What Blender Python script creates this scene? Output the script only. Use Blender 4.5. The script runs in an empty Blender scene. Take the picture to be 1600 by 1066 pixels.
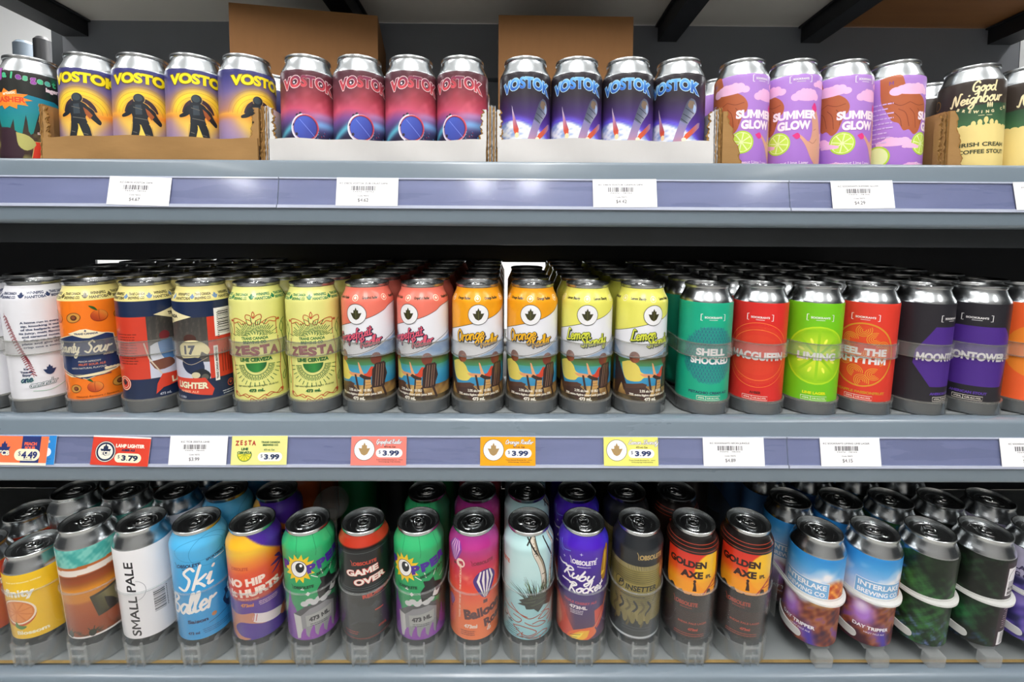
import bpy, bmesh, math, random
import numpy as np
from math import sin, cos, pi, atan2, radians
from mathutils import Vector, Matrix
from mathutils.geometry import tessellate_polygon

random.seed(7)
SC = bpy.context.scene
COL = SC.collection

# ------------------------------------------------------------------ camera
FPX, PX0, HOR = 740.0, 800.0, 395.0
EYE = 1.35
PITCH, YAW, ROLL = radians(3.3), radians(0.44), 0.0057
PY0 = HOR + FPX * math.tan(PITCH)
_f = Vector((sin(YAW) * cos(PITCH), cos(YAW) * cos(PITCH), -sin(PITCH)))
_r = Vector((cos(YAW), -sin(YAW), 0))
_u = _r.cross(_f)
RIGHT = (_r * cos(ROLL) + _u * sin(ROLL)).normalized()
UP = (_u * cos(ROLL) - _r * sin(ROLL)).normalized()
FWD = _f
CAMLOC = Vector((0, 0, EYE))
cam = bpy.data.cameras.new('camera')
cam.sensor_fit = 'HORIZONTAL'
cam.sensor_width = 36.0
cam.lens = FPX / 1600 * 36
cam.shift_x = (800 - PX0) / 1600
cam.shift_y = (PY0 - 533) / 1600
cam.clip_start = 0.02
co = bpy.data.objects.new('camera', cam)
m = Matrix((RIGHT, UP, -FWD)).transposed().to_4x4()
m.translation = CAMLOC
co.matrix_world = m
COL.objects.link(co)
SC.camera = co


def at(px, py, y):
    """world point seen at pixel (px, py) on the vertical plane at depth y"""
    d = FWD + RIGHT * ((px - PX0) / FPX) - UP * ((py - PY0) / FPX)
    return CAMLOC + d * (y / d.y)


# ------------------------------------------------------------------ light
SC.view_settings.view_transform = 'Standard'
SC.view_settings.look = 'None'
SC.view_settings.gamma = 1.0
SC.view_settings.use_curve_mapping = False
SC.view_settings.exposure = -0.58
SC.cycles.transparent_max_bounces = 24
SC.cycles.max_bounces = 10
w = bpy.data.worlds.new('store_air')
SC.world = w
w.use_nodes = True
bg = w.node_tree.nodes['Background']
bg.inputs[0].default_value = (0.93, 0.97, 1.0, 1)
bg.inputs[1].default_value = 0.07


def area(name, loc, sx, sy, power, rot=(0, 0, 0), col=(1, 0.98, 0.95)):
    l = bpy.data.lights.new(name, 'AREA')
    l.shape = 'RECTANGLE'
    l.size, l.size_y = sx, sy
    l.energy = power
    l.color = col
    o = bpy.data.objects.new(name, l)
    o.location = loc
    o.rotation_euler = rot
    COL.objects.link(o)
    return o


# fluorescent strips hung over the aisle, running away from the rack; upward fill lamps are added to brighten the ceiling
CEIL = EYE + 1.75
for lx in (-1.9, -0.20, 0.16, 1.8):
    area('aisle_light', (lx, -0.82, CEIL - .30), 0.14, 2.5, 29)
    area('ceiling_fill', (lx, -0.82, CEIL - .27), 0.14, 2.5, 32, (pi, 0, 0))
# the aisle behind the rack, with an added upward fill lamp
area('rear_aisle_light', (0, 2.0, CEIL - .25), 3.4, 0.2, 200)
area('rear_ceiling_fill', (0, 2.0, CEIL - .22), 3.4, 0.2, 130, (pi, 0, 0))


# ------------------------------------------------------------------ colour + materials
def lin(h):
    if isinstance(h, str):
        h = h.lstrip('#')
        c = np.array([int(h[i:i + 2], 16) / 255 for i in (0, 2, 4)])
    else:
        c = np.asarray(h, float)
    return np.where(c <= 0.04045, c / 12.92, ((np.clip(c, 0, 1) + 0.055) / 1.055) ** 2.4)


def srgb(h):
    h = h.lstrip('#')
    return np.array([int(h[i:i + 2], 16) / 255 for i in (0, 2, 4)])


def mat(name, col, rough=0.5, metal=0.0, coat=0.0, noise=0.0, nscale=40.0, bump=0.0, stretch=None, spec=0.5, rvar=0.0):
    m = bpy.data.materials.new(name)
    m.use_nodes = True
    nt = m.node_tree
    p = nt.nodes['Principled BSDF']
    c = tuple(lin(col)) + (1,)
    p.inputs['Base Color'].default_value = c
    p.inputs['Roughness'].default_value = rough
    p.inputs['Metallic'].default_value = metal
    p.inputs['Specular IOR Level'].default_value = spec
    p.inputs['Coat Weight'].default_value = coat
    p.inputs['Coat Roughness'].default_value = 0.12
    if noise or bump or rvar:
        tc = nt.nodes.new('ShaderNodeTexCoord')
        mp = nt.nodes.new('ShaderNodeMapping')
        if stretch:
            mp.inputs['Scale'].default_value = stretch
        n = nt.nodes.new('ShaderNodeTexNoise')
        n.inputs['Scale'].default_value = nscale
        n.inputs['Detail'].default_value = 5
        nt.links.new(tc.outputs['Object'], mp.inputs[0])
        nt.links.new(mp.outputs[0], n.inputs['Vector'])
        if noise:
            mx = nt.nodes.new('ShaderNodeMix')
            mx.data_type = 'RGBA'
            mx.inputs[6].default_value = tuple(np.clip(np.array(c[:3]) * (1 - noise), 0, 1)) + (1,)
            mx.inputs[7].default_value = tuple(np.clip(np.array(c[:3]) * (1 + noise), 0, 1)) + (1,)
            nt.links.new(n.outputs[0], mx.inputs[0])
            nt.links.new(mx.outputs[2], p.inputs['Base Color'])
        if rvar:
            mr = nt.nodes.new('ShaderNodeMapRange')
            mr.inputs[3].default_value = max(0.03, rough - rvar)
            mr.inputs[4].default_value = rough + rvar
            nt.links.new(n.outputs[0], mr.inputs[0])
            nt.links.new(mr.outputs[0], p.inputs['Roughness'])
        if bump:
            b = nt.nodes.new('ShaderNodeBump')
            b.inputs['Strength'].default_value = bump
            b.inputs['Distance'].default_value = 0.002
            nt.links.new(n.outputs[0], b.inputs['Height'])
            nt.links.new(b.outputs[0], p.inputs['Normal'])
    return m


def clear(name, tint, rough=0.05, body=0.0, bodycol='#ffffff', gloss=1.0):
    """thin clear plastic: light passes straight on, edges and sheen reflect"""
    m = bpy.data.materials.new(name)
    m.use_nodes = True
    nt = m.node_tree
    nt.nodes.clear()
    out = nt.nodes.new('ShaderNodeOutputMaterial')
    tr = nt.nodes.new('ShaderNodeBsdfTransparent')
    tr.inputs[0].default_value = tuple(lin(tint)) + (1,)
    gl = nt.nodes.new('ShaderNodeBsdfGlossy')
    gl.inputs['Color'].default_value = (1, 1, 1, 1)
    gl.inputs['Roughness'].default_value = rough
    lw = nt.nodes.new('ShaderNodeLayerWeight')
    lw.inputs[0].default_value = 0.5
    pw = nt.nodes.new('ShaderNodeMath')
    pw.operation = 'POWER'
    pw.inputs[1].default_value = 3.5
    nt.links.new(lw.outputs['Facing'], pw.inputs[0])
    mul = nt.nodes.new('ShaderNodeMath')
    mul.operation = 'MULTIPLY_ADD'
    mul.use_clamp = True
    mul.inputs[1].default_value = 0.55 * gloss
    mul.inputs[2].default_value = 0.035 * gloss
    nt.links.new(pw.outputs[0], mul.inputs[0])
    src = tr
    if body:
        df = nt.nodes.new('ShaderNodeBsdfDiffuse')
        df.inputs[0].default_value = tuple(lin(bodycol)) + (1,)
        tl = nt.nodes.new('ShaderNodeBsdfTranslucent')
        tl.inputs[0].default_value = tuple(lin(bodycol)) + (1,)
        ad = nt.nodes.new('ShaderNodeMixShader')
        ad.inputs[0].default_value = 0.4
        nt.links.new(df.outputs[0], ad.inputs[1])
        nt.links.new(tl.outputs[0], ad.inputs[2])
        mb = nt.nodes.new('ShaderNodeMixShader')
        mb.inputs[0].default_value = body
        nt.links.new(tr.outputs[0], mb.inputs[1])
        nt.links.new(ad.outputs[0], mb.inputs[2])
        src = mb
    mx = nt.nodes.new('ShaderNodeMixShader')
    nt.links.new(mul.outputs[0], mx.inputs[0])
    nt.links.new(src.outputs[0], mx.inputs[1])
    nt.links.new(gl.outputs[0], mx.inputs[2])
    nt.links.new(mx.outputs[0], out.inputs[0])
    return m


def print_mat(name, rough, coat):
    """flat print: the ink colour is stored with the mesh"""
    m = bpy.data.materials.new(name)
    m.use_nodes = True
    nt = m.node_tree
    p = nt.nodes['Principled BSDF']
    a = nt.nodes.new('ShaderNodeAttribute')
    a.attribute_name = 'ink'
    nt.links.new(a.outputs['Color'], p.inputs['Base Color'])
    p.inputs['Roughness'].default_value = rough
    p.inputs['Coat Weight'].default_value = coat
    p.inputs['Coat Roughness'].default_value = 0.1
    p.inputs['Specular IOR Level'].default_value = 0.35
    return m


M = {}
M['alu'] = mat('brushed_aluminium', '#cdd1d4', 0.24, 1.0, rvar=0.05, nscale=30, stretch=(1, 1, 8))
M['lid'] = mat('lid_aluminium', '#c9cccd', 0.27, 1.0)
M['tab'] = mat('tab_aluminium', '#dcdedf', 0.2, 1.0)
M['ink'] = print_mat('label_ink', 0.42, 0.15)
M['inkgloss'] = print_mat('can_ink', 0.3, 0.45)
M['paper'] = print_mat('tag_ink', 0.6, 0.0)
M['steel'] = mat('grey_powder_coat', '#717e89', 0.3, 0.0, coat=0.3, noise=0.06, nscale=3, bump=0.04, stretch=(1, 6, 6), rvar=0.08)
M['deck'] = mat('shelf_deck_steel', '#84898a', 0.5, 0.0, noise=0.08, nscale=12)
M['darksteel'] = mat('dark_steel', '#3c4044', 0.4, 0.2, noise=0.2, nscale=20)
M['rearbeam'] = mat('rear_beam_steel', '#7a7d84', 0.5, noise=0.1, nscale=10)
M['black'] = mat('black_steel', '#1c1e22', 0.5)
M['strip'] = mat('label_strip_backing', '#8c92ab', 0.3, 0.0, coat=0.25, noise=0.22, nscale=7, bump=0.12, stretch=(1, 9, 9), rvar=0.2)  # stretched noise in the colour imitates streaks of sheen
M['stripedge'] = mat('label_strip_rail', '#b3b9cc', 0.15, 0.0, coat=0.8)
M['clearstrip'] = clear('label_strip_cover', '#f4f5fb', 0.12, gloss=0.9)
M['smoke'] = mat('smoky_grey_plastic', '#66696a', 0.16, 0.45, coat=0.9, noise=0.15, nscale=25)
M['smokerim'] = clear('clear_tray_rim', '#e6e6e2', 0.08, body=0.25, bodycol='#c8c8c4', gloss=1.4)
M['hoop'] = clear('clear_hoop', '#fbfbfa', 0.1, body=0.09, gloss=1.3)
M['clear'] = clear('clear_tray', '#fdfdfd', 0.07, body=0.008, gloss=0.7)
M['clearthick'] = clear('clear_tray_edge', '#f4f6f6', 0.12, body=0.10, bodycol='#ffffff', gloss=1.5)
M['frost'] = clear('frosted_white_plastic', '#f4f4f2', 0.3, body=0.72, bodycol='#fafaf8')
M['frostclear'] = clear('frosted_clear_plastic', '#f2f4f4', 0.25, body=0.22, bodycol='#f4f6f6')
M['kraft'] = mat('kraft_board', '#a07b4d', 0.8, noise=0.16, nscale=22, bump=0.3, stretch=(1, 1, 3), spec=0.2)
M['kraftdark'] = mat('kraft_board_edge', '#94703f', 0.9, noise=0.3, nscale=160, spec=0.1)
M['whiteboard'] = mat('white_faced_board', '#cfcdcc', 0.55, noise=0.03, nscale=18, bump=0.1, stretch=(3, 1, 1), spec=0.3)
M['boxbrown'] = mat('brown_case_board', '#875f3a', 0.75, noise=0.06, nscale=25, bump=0.06, stretch=(4, 1, 1), spec=0.2)
M['panelgrey'] = mat('pale_board_panel', '#d0cac0', 0.7, noise=0.05, nscale=8)
M['ply'] = mat('brown_ply_panel', '#86562a', 0.6, noise=0.22, nscale=6, stretch=(1, 7, 1))
M['rearpanel'] = mat('rear_panel_grey', '#8d9299', 0.6)
M['wallpaint'] = mat('white_wall_paint', '#e8eaec', 0.8, noise=0.03, nscale=3)
M['farwall'] = mat('stocked_wall_tone', '#8f8d8a', 0.8, noise=0.3, nscale=4)
M['floor'] = mat('vinyl_floor', '#b9b6b0', 0.4, noise=0.1, nscale=5)
M['stitch'] = mat('rubber_black', '#15161a', 0.6)
M['post'] = mat('blue_grey_post', '#5d6975', 0.5)
M['grime'] = mat('rusty_shelf_edge', '#8d7443', 0.8, noise=0.5, nscale=60)


# ------------------------------------------------------------------ object helpers
def uniq(name):
    return name


def mesh_obj(name, me, parent=None, loc=None):
    o = bpy.data.objects.new(name, me)
    COL.objects.link(o)
    if parent:
        o.parent = parent
    if loc is not None:
        o.location = loc
    return o


def thing(name, label, cat, loc=(0, 0, 0), group=None):
    o = bpy.data.objects.new(name, None)
    o.empty_display_size = 0.02
    COL.objects.link(o)
    o.location = loc
    tag(o, label, cat, group)
    return o


def tag(o, label, cat, group=None):
    o['label'] = label
    o['category'] = cat
    if group:
        o['group'] = group
    return o


def face_mesh(name, verts, faces, mats, idx=None, smooth=False, sharp=None):
    me = bpy.data.meshes.new(name)
    me.from_pydata([tuple(v) for v in verts], [], faces)
    for mm in (mats if isinstance(mats, (list, tuple)) else [mats]):
        me.materials.append(mm)
    if idx:
        me.polygons.foreach_set('material_index', idx)
    if smooth:
        me.polygons.foreach_set('use_smooth', [True] * len(me.polygons))
        if sharp:
            me.set_sharp_from_angle(angle=radians(sharp))
    me.update()
    return me


class Geo:
    def __init__(s):
        s.v, s.f = [], []

    def add(s, vs, fs):
        b = len(s.v)
        s.v += [tuple(v) for v in vs]
        s.f += [tuple(i + b for i in f) for f in fs]
        return s

    def box(s, x0, x1, y0, y1, z0, z1):
        vs = [(x, y, z) for x in (x0, x1) for y in (y0, y1) for z in (z0, z1)]
        return s.add(vs, [(0, 1, 3, 2), (4, 6, 7, 5), (0, 4, 5, 1), (2, 3, 7, 6), (0, 2, 6, 4), (1, 5, 7, 3)])

    def prism(s, prof, x0, x1):
        """closed profile of (y, z) extruded along x"""
        n = len(prof)
        vs = [(x0, y, z) for y, z in prof] + [(x1, y, z) for y, z in prof]
        fs = [(i, (i + 1) % n, n + (i + 1) % n, n + i) for i in range(n)]
        fs += [tuple(range(n - 1, -1, -1)), tuple(range(n, 2 * n))]
        return s.add(vs, fs)

    def lathe(s, prof, n=40):
        vs, fs = [], []
        k = len(prof)
        for i in range(n):
            a = 2 * pi * i / n
            vs += [(r * sin(a), -r * cos(a), z) for r, z in prof]
        for i in range(n):
            j = (i + 1) % n
            for q in range(k - 1):
                fs.append((i * k + q, j * k + q, j * k + q + 1, i * k + q + 1))
        return s.add(vs, fs)

    def wall(s, path, z0, z1, t):
        """vertical wall of thickness t along an (x, y) path; z0, z1 numbers or lists"""
        n = len(path)
        P = np.array(path, float)
        d = np.gradient(P, axis=0)
        nr = np.stack([d[:, 1], -d[:, 0]], 1)
        nr /= np.linalg.norm(nr, axis=1)[:, None] + 1e-12
        za = z0 if hasattr(z0, '__len__') else [z0] * n
        zb = z1 if hasattr(z1, '__len__') else [z1] * n
        vs, fs = [], []
        for i in range(n):
            a, b = P[i] + nr[i] * t / 2, P[i] - nr[i] * t / 2
            vs += [(a[0], a[1], za[i]), (a[0], a[1], zb[i]), (b[0], b[1], zb[i]), (b[0], b[1], za[i])]
        for i in range(n - 1):
            p, q = i * 4, i * 4 + 4
            for c in range(4):
                e = (c + 1) % 4
                fs.append((p + c, p + e, q + e, q + c))
        fs += [(0, 3, 2, 1), (n * 4 - 4, n * 4 - 3, n * 4 - 2, n * 4 - 1)]
        return s.add(vs, fs)

    def mesh(s, name, m, smooth=False, sharp=35):
        me = face_mesh(name, s.v, s.f, m)
        bm = bmesh.new()
        bm.from_mesh(me)
        bmesh.ops.recalc_face_normals(bm, faces=bm.faces)
        bm.to_mesh(me)
        bm.free()
        if smooth:
            me.polygons.foreach_set('use_smooth', [True] * len(me.polygons))
            me.set_sharp_from_angle(angle=radians(sharp))
        return me


# ------------------------------------------------------------------ print artwork
R = 33.1
PROF = [(11, 33.1), (133, 33.1), (135.5, 32.9), (138, 32.2), (141, 30.8), (144.5, 29.0), (148, 27.5), (152, 26.6)]
_pz = [p[0] for p in PROF]
_pr = [p[1] for p in PROF]


def prad(z, short=0):
    return np.interp(np.asarray(z) + short, _pz, _pr)


_tc = {}


def _text_mesh(t, bold, shear):
    c = bpy.data.curves.new('t', 'FONT')
    c.body = t
    c.size = 1.0
    c.resolution_u = 4
    c.offset = bold
    c.shear = shear
    o = bpy.data.objects.new('t', c)
    me = o.to_mesh()
    co_ = np.zeros(len(me.vertices) * 3)
    me.vertices.foreach_get('co', co_)
    co_ = co_.reshape(-1, 3)[:, :2]
    tri = []
    for p in me.polygons:
        q = tuple(p.vertices)
        for k in range(1, len(q) - 1):
            tri.append((q[0], q[k], q[k + 1]))
    o.to_mesh_clear()
    bpy.data.objects.remove(o)
    bpy.data.curves.remove(c)
    tri = np.array(tri, int).reshape(-1, 3)
    if not len(tri):
        return co_, tri, 0, 0
    d1, d2 = co_[tri[:, 1]] - co_[tri[:, 0]], co_[tri[:, 2]] - co_[tri[:, 0]]
    ar = np.abs(d1[:, 0] * d2[:, 1] - d1[:, 1] * d2[:, 0]).sum() / 2
    e = np.sort(np.concatenate([tri[:, [0, 1]], tri[:, [1, 2]], tri[:, [2, 0]]]), 1)
    u, n = np.unique(e, axis=0, return_counts=True)
    u = u[n == 1]
    return co_, tri, ar, np.linalg.norm(co_[u[:, 0]] - co_[u[:, 1]], axis=1).sum()


def _glyph(ch, bold, shear):
    """one letter; a weight whose outline fails to fill is swapped for a near one"""
    key = ('glyph', ch, bold, shear)
    if key not in _tc:
        _, _, a0, per = _text_mesh(ch, 0.0, shear)
        best = None
        for k in (1, .95, 1.05, .9, .85, 1.1, .75, .6, .45, .3, .15, 0):
            v, tri, ar, _ = _text_mesh(ch, bold * k, shear)
            if a0 + .84 * per * bold * k <= ar + 1e-9 and ar <= a0 + 1.12 * per * bold * k + 1e-6:
                break
        if k < .6 and ch == 'M':          # a block M drawn directly
            v0 = _text_mesh(ch, 0.0, 0.0)[0]
            x0, x1, y0, y1 = v0[:, 0].min() - bold, v0[:, 0].max() + bold, -bold, v0[:, 1].max() + bold
            st, xc = .085 + 2 * bold, (v0[:, 0].min() + v0[:, 0].max()) / 2
            ya = y1 - .55 * (y1 - y0)
            P = [(x0, y0), (x0, y1), (x0 + st * .95, y1), (xc, ya), (x1 - st * .95, y1), (x1, y1), (x1, y0), (x1 - st, y0), (x1 - st, y1 - st * 1.7), (xc, ya - st * 1.5), (x0 + st, y1 - st * 1.7), (x0 + st, y0)]
            P = [(x + y * shear, y) for x, y in P]
            tri = np.array(tessellate_polygon([[Vector((x, y, 0)) for x, y in P]]), int)
            v = np.array(P)
        elif k < .6:
            _weak.append((ch, bold, k))
        _tc[key] = (v, tri)
    return _tc[key]


_weak = []


def _advance(ch):
    key = ('advance', ch)
    if key not in _tc:
        _tc[key] = _text_mesh('I' + ch + 'I', 0, 0)[0][:, 0].max() - _text_mesh('II', 0, 0)[0][:, 0].max()
    return _tc[key]


def text_tris(t, bold=0.0, shear=0.0):
    """triangles of a line of text at size 1"""
    key = (t, round(bold, 3), shear)
    if key not in _tc:
        V, T, x, n = [np.zeros((0, 2))], [np.zeros((0, 3), int)], 0.0, 0
        for ch in t:
            if ch != ' ':
                v, tri = _glyph(ch, round(bold, 3), shear)
                V.append(v + np.array([x, 0]))
                T.append(tri + n)
                n += len(v)
            x += _advance(ch)
        _tc[key] = (np.concatenate(V), np.concatenate(T))
    return _tc[key]


def spline(pts, n=5):
    P = [np.array(p, float) for p in pts]
    if len(P) < 3:
        return P
    out = []
    Q = [2 * P[0] - P[1]] + P + [2 * P[-1] - P[-2]]
    for i in range(1, len(Q) - 2):
        a, b, c, d = Q[i - 1:i + 3]
        for k in range(n):
            t = k / n
            out.append(0.5 * (2 * b + (c - a) * t + (2 * a - 5 * b + 4 * c - d) * t * t + (3 * b - a - 3 * c + d) * t ** 3))
    out.append(P[-1])
    return out


SCRIPT = {
    'a': ([[(.9, .8), (.5, 1), (.1, .5), (.4, 0), (.85, .6), (.9, 1), (.85, .2), (1.1, 0)]], 1.0),
    'b': ([[(0, .2), (.3, 2), (.15, .6), (.2, 0), (.6, 0), (.8, .5), (.6, .95), (.25, .7)]], .95),
    'c': ([[(.8, .8), (.5, 1), (.1, .5), (.4, 0), (.9, .2)]], .85),
    'd': ([[(.9, .8), (.5, 1), (.1, .5), (.4, 0), (.85, .6), (1.05, 2), (.9, .3), (1.1, 0)]], 1.05),
    'e': ([[(.1, .45), (.7, .6), (.5, 1), (.15, .6), (.35, 0), (.9, .25)]], .85),
    'f': ([[(.7, 1.8), (.5, 2), (.35, 1.4), (.2, -.5), (.05, -.9)], [(.05, 1), (.7, 1.05)]], .65),
    'g': ([[(.9, .8), (.5, 1), (.1, .5), (.4, .05), (.85, .6), (.9, 1), (.75, -.6), (.4, -1), (.1, -.6), (.9, .1)]], 1.0),
    'h': ([[(.05, 0), (.3, 2)], [(.1, .5), (.5, 1), (.75, .8), (.7, .1), (1, .1)]], 1.0),
    'i': ([[(.05, .6), (.3, 1), (.2, .1), (.5, .1)], [(.36, 1.42), (.42, 1.52)]], .5),
    'k': ([[(.05, 0), (.3, 2)], [(.8, 1), (.2, .55), (.5, .4), (.85, 0)]], .9),
    'l': ([[(0, .3), (.45, 1.6), (.35, 2), (.15, 1.2), (.2, .1), (.5, .1)]], .5),
    'm': ([[(.05, 0), (.15, 1)], [(.1, .6), (.45, 1), (.55, .7), (.5, 0)], [(.52, .6), (.9, 1), (1, .7), (.95, .1), (1.2, .1)]], 1.25),
    'n': ([[(.05, 0), (.15, 1)], [(.1, .6), (.5, 1), (.65, .7), (.6, .1), (.9, .1)]], .9),
    'o': ([[(.5, 1), (.1, .5), (.4, 0), (.8, .5), (.5, 1), (.9, .9)]], .88),
    'p': ([[(.2, 1), (0, -1)], [(.15, .6), (.5, 1), (.8, .6), (.5, 0), (.15, .2)]], .9),
    'r': ([[(.05, 0), (.2, 1), (.3, .8), (.7, .95)]], .68),
    's': ([[(.6, .85), (.4, 1), (.2, .75), (.6, .35), (.4, 0), (.05, .15)]], .68),
    't': ([[(.35, 1.7), (.2, .2), (.4, 0), (.6, .2)], [(.05, 1.1), (.6, 1.15)]], .6),
    'u': ([[(.05, .9), (.15, 1), (.1, .3), (.35, 0), (.7, .5), (.75, 1), (.7, .2), (1, .1)]], .95),
    'y': ([[(.05, .9), (.15, 1), (.1, .4), (.4, .1), (.75, .6), (.8, 1), (.6, -.6), (.3, -1), (.1, -.6), (.9, .1)]], .92),
    'B': ([[(.2, 0), (.35, 2)], [(.1, 1.8), (.7, 2), (1, 1.6), (.4, 1.1), (1.05, .8), (.9, .1), (.1, .05)]], 1.2),
    'G': ([[(1.1, 1.6), (.8, 2), (.2, 1.4), (.15, .4), (.6, 0), (1.05, .5), (1, .9), (.6, .85)], [(1.05, .9), (1, -.2), (.6, -.5)]], 1.25),
    'L': ([[(.9, 1.8), (.6, 2), (.4, 1.2), (.2, .1), (.1, .1), (.5, .05), (1, .1)]], 1.0),
    'N': ([[(-.2, .1), (.05, 0), (.35, 2), (.8, 0), (1.15, 2), (1.4, 2.05)]], 1.3),
    'O': ([[(.6, 2), (.15, 1.3), (.3, .1), (.9, .2), (1.1, 1.2), (.6, 2), (.9, 1.7)]], 1.25),
    'R': ([[(.25, 0), (.4, 2)], [(0, 1.7), (.6, 2.05), (1.05, 1.6), (.4, 1.05), (.7, .6), (1.15, 0)]], 1.2),
    'S': ([[(1, 1.7), (.7, 2), (.3, 1.6), (.8, .9), (.6, .05), (.05, .3)]], 1.1),
    ' ': ([], .5),
}


def noise2(u, z, s=1.0, seed=0):
    u, z = np.asarray(u) * s + seed * 17.3, np.asarray(z) * s + seed * 9.1
    return (np.sin(u * 1.1 + 1.7 * np.sin(z * .7 + seed)) + np.sin(z * 1.3 + 1.9 * np.sin(u * .9)) + np.sin((u + z) * 2.3 + np.sin(u * 2.9 - z)) * .6
            + np.sin((u * 1.7 - z * 2.1) * 2.2) * .4) / 6 + .5


def ramp(t, stops):
    t = np.asarray(t, float)
    xs = [s[0] for s in stops]
    cs = np.array([srgb(s[1]) for s in stops])
    return np.stack([np.interp(t, xs, cs[:, k]) for k in range(3)], -1)


def blend(a, b, k):
    k = np.clip(np.asarray(k), 0, 1)[..., None]
    return a * (1 - k) + (srgb(b) if isinstance(b, str) else b) * k


class Art:
    """flat artwork in millimetres (u across, z up), collected as triangles in stacked ink layers"""

    def __init__(s, flat=False, short=0, dz=0):
        s.flat, s.short, s.dz = flat, short, dz
        s.T, s.C = [], []          # arrays (n,3,3) [u,z,layer] and (n,3,3) srgb
        s.layer = 0
        s.keys = {}

    def put(s, tris, color, layer=None):
        tris = np.asarray(tris, float).reshape(-1, 3, 2)
        if len(tris) == 0:
            return
        if layer is None:
            s.layer += 1
            layer = s.layer
        elif layer not in s.keys:
            s.layer += 1
            s.keys[layer] = s.layer
            layer = s.layer
        else:
            layer = s.keys[layer]
        if not s.flat:
            if s.dz:
                tris = tris + np.array([0, s.dz])
            tris = slice_tris(tris, s.short)
            zc = tris[:, :, 1].mean(1)
            tris = tris[(zc > 6) & (zc < 152 - s.short)]
            if len(tris) == 0:
                return
        L = np.full(tris.shape[:2] + (1,), layer, float)
        s.T.append(np.concatenate([tris, L], 2))
        if callable(color):
            c = color(tris[..., 0], tris[..., 1] - s.dz)
        else:
            c = np.broadcast_to(srgb(color), tris.shape[:2] + (3,))
        s.C.append(c)

    def bg(s, z0, z1, f, step=None, u0=-104, u1=104):
        if callable(f):
            du, dz = 1.24, step or 2.2
        else:
            du, dz = 1.24, 200
        us = np.linspace(u0, u1, int((u1 - u0) / du) + 1)
        zs = list(np.linspace(z0, z1, max(2, int((z1 - z0) / dz) + 1)))
        zs += [b - s.short for b in _pz if z0 < b - s.short < z1]
        zs = np.array(sorted(set(np.round(zs, 3))))
        U, Z = np.meshgrid(us, zs)
        P = np.stack([U, Z], -1)
        a, b, c, d = P[:-1, :-1], P[:-1, 1:], P[1:, 1:], P[1:, :-1]
        tr = np.concatenate([np.stack([a, b, c], 2).reshape(-1, 3, 2), np.stack([a, c, d], 2).reshape(-1, 3, 2)])
        L = np.zeros(tr.shape[:2] + (1,))
        s.T.append(np.concatenate([tr, L], 2))
        s.C.append(f(tr[..., 0], tr[..., 1] - s.dz) if callable(f) else np.broadcast_to(srgb(f), tr.shape[:2] + (3,)))

    def poly(s, pts, color, smooth=0, layer=None):
        if smooth:
            pts = spline(list(pts) + [pts[0]], smooth)[:-1]
        v = [Vector((p[0], p[1], 0)) for p in pts]
        t = tessellate_polygon([v])
        P = np.array([(p[0], p[1]) for p in pts], float)
        if len(t):
            s.put(P[np.array(t)], color, layer)

    def rect(s, u0, u1, z0, z1, color, n=1, layer=None):
        zs = np.linspace(z0, z1, n + 1)
        tr = []
        for a, b in zip(zs[:-1], zs[1:]):
            tr += [((u0, a), (u1, a), (u1, b)), ((u0, a), (u1, b), (u0, b))]
        s.put(tr, color, layer)

    def ell(s, cu, cz, ru, rz, color, rot=0, n=28, a0=0, a1=360, layer=None):
        a = np.radians(np.linspace(a0, a1, n + 1))
        x, y = ru * np.cos(a), rz * np.sin(a)
        r = radians(rot)
        P = np.stack([cu + x * cos(r) - y * sin(r), cz + x * sin(r) + y * cos(r)], -1)
        c = np.broadcast_to(np.array([cu, cz]), P[:-1].shape)
        s.put(np.stack([c, P[:-1], P[1:]], 1), color, layer)

    def ring(s, cu, cz, ru, rz, w, color, rot=0, n=36, a0=0, a1=360, layer=None):
        a = np.radians(np.linspace(a0, a1, n + 1))
        r = radians(rot)

        def E(k):
            x, y = (ru + k) * np.cos(a), (rz + k) * np.sin(a)
            return np.stack([cu + x * cos(r) - y * sin(r), cz + x * sin(r) + y * cos(r)], -1)
        A, B = E(-w / 2), E(w / 2)
        s.put(np.concatenate([np.stack([A[:-1], B[:-1], B[1:]], 1), np.stack([A[:-1], B[1:], A[1:]], 1)]), color, layer)

    def line(s, pts, w, color, smooth=0, taper=False, layer=None, caps=True, put=True):
        P = np.array(spline(pts, smooth) if smooth else pts, float)
        d = np.gradient(P, axis=0)
        d /= np.linalg.norm(d, axis=1)[:, None] + 1e-9
        nr = np.stack([-d[:, 1], d[:, 0]], 1)
        ww = np.full(len(P), w / 2)
        if taper:
            ww = ww * np.linspace(1, .15, len(P))
        A, B = P + nr * ww[:, None], P - nr * ww[:, None]
        tr = [np.stack([A[:-1], B[:-1], B[1:]], 1), np.stack([A[:-1], B[1:], A[1:]], 1)]
        if caps:
            a = np.linspace(0, 2 * pi, 9)
            for k in (0, -1):
                c = P[k] + np.stack([np.cos(a), np.sin(a)], -1) * ww[k]
                tr.append(np.stack([np.broadcast_to(P[k], c[:-1].shape), c[:-1], c[1:]], 1))
        tr = np.concatenate(tr)
        if not put:
            return tr
        s.put(tr, color, layer)

    def lines(s, L, w, color, smooth=0, taper=False):
        tr = [s.line(p, w, color, smooth, taper, caps=False, put=False) for p in L]
        if tr:
            s.put(np.concatenate(tr), color)

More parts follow.
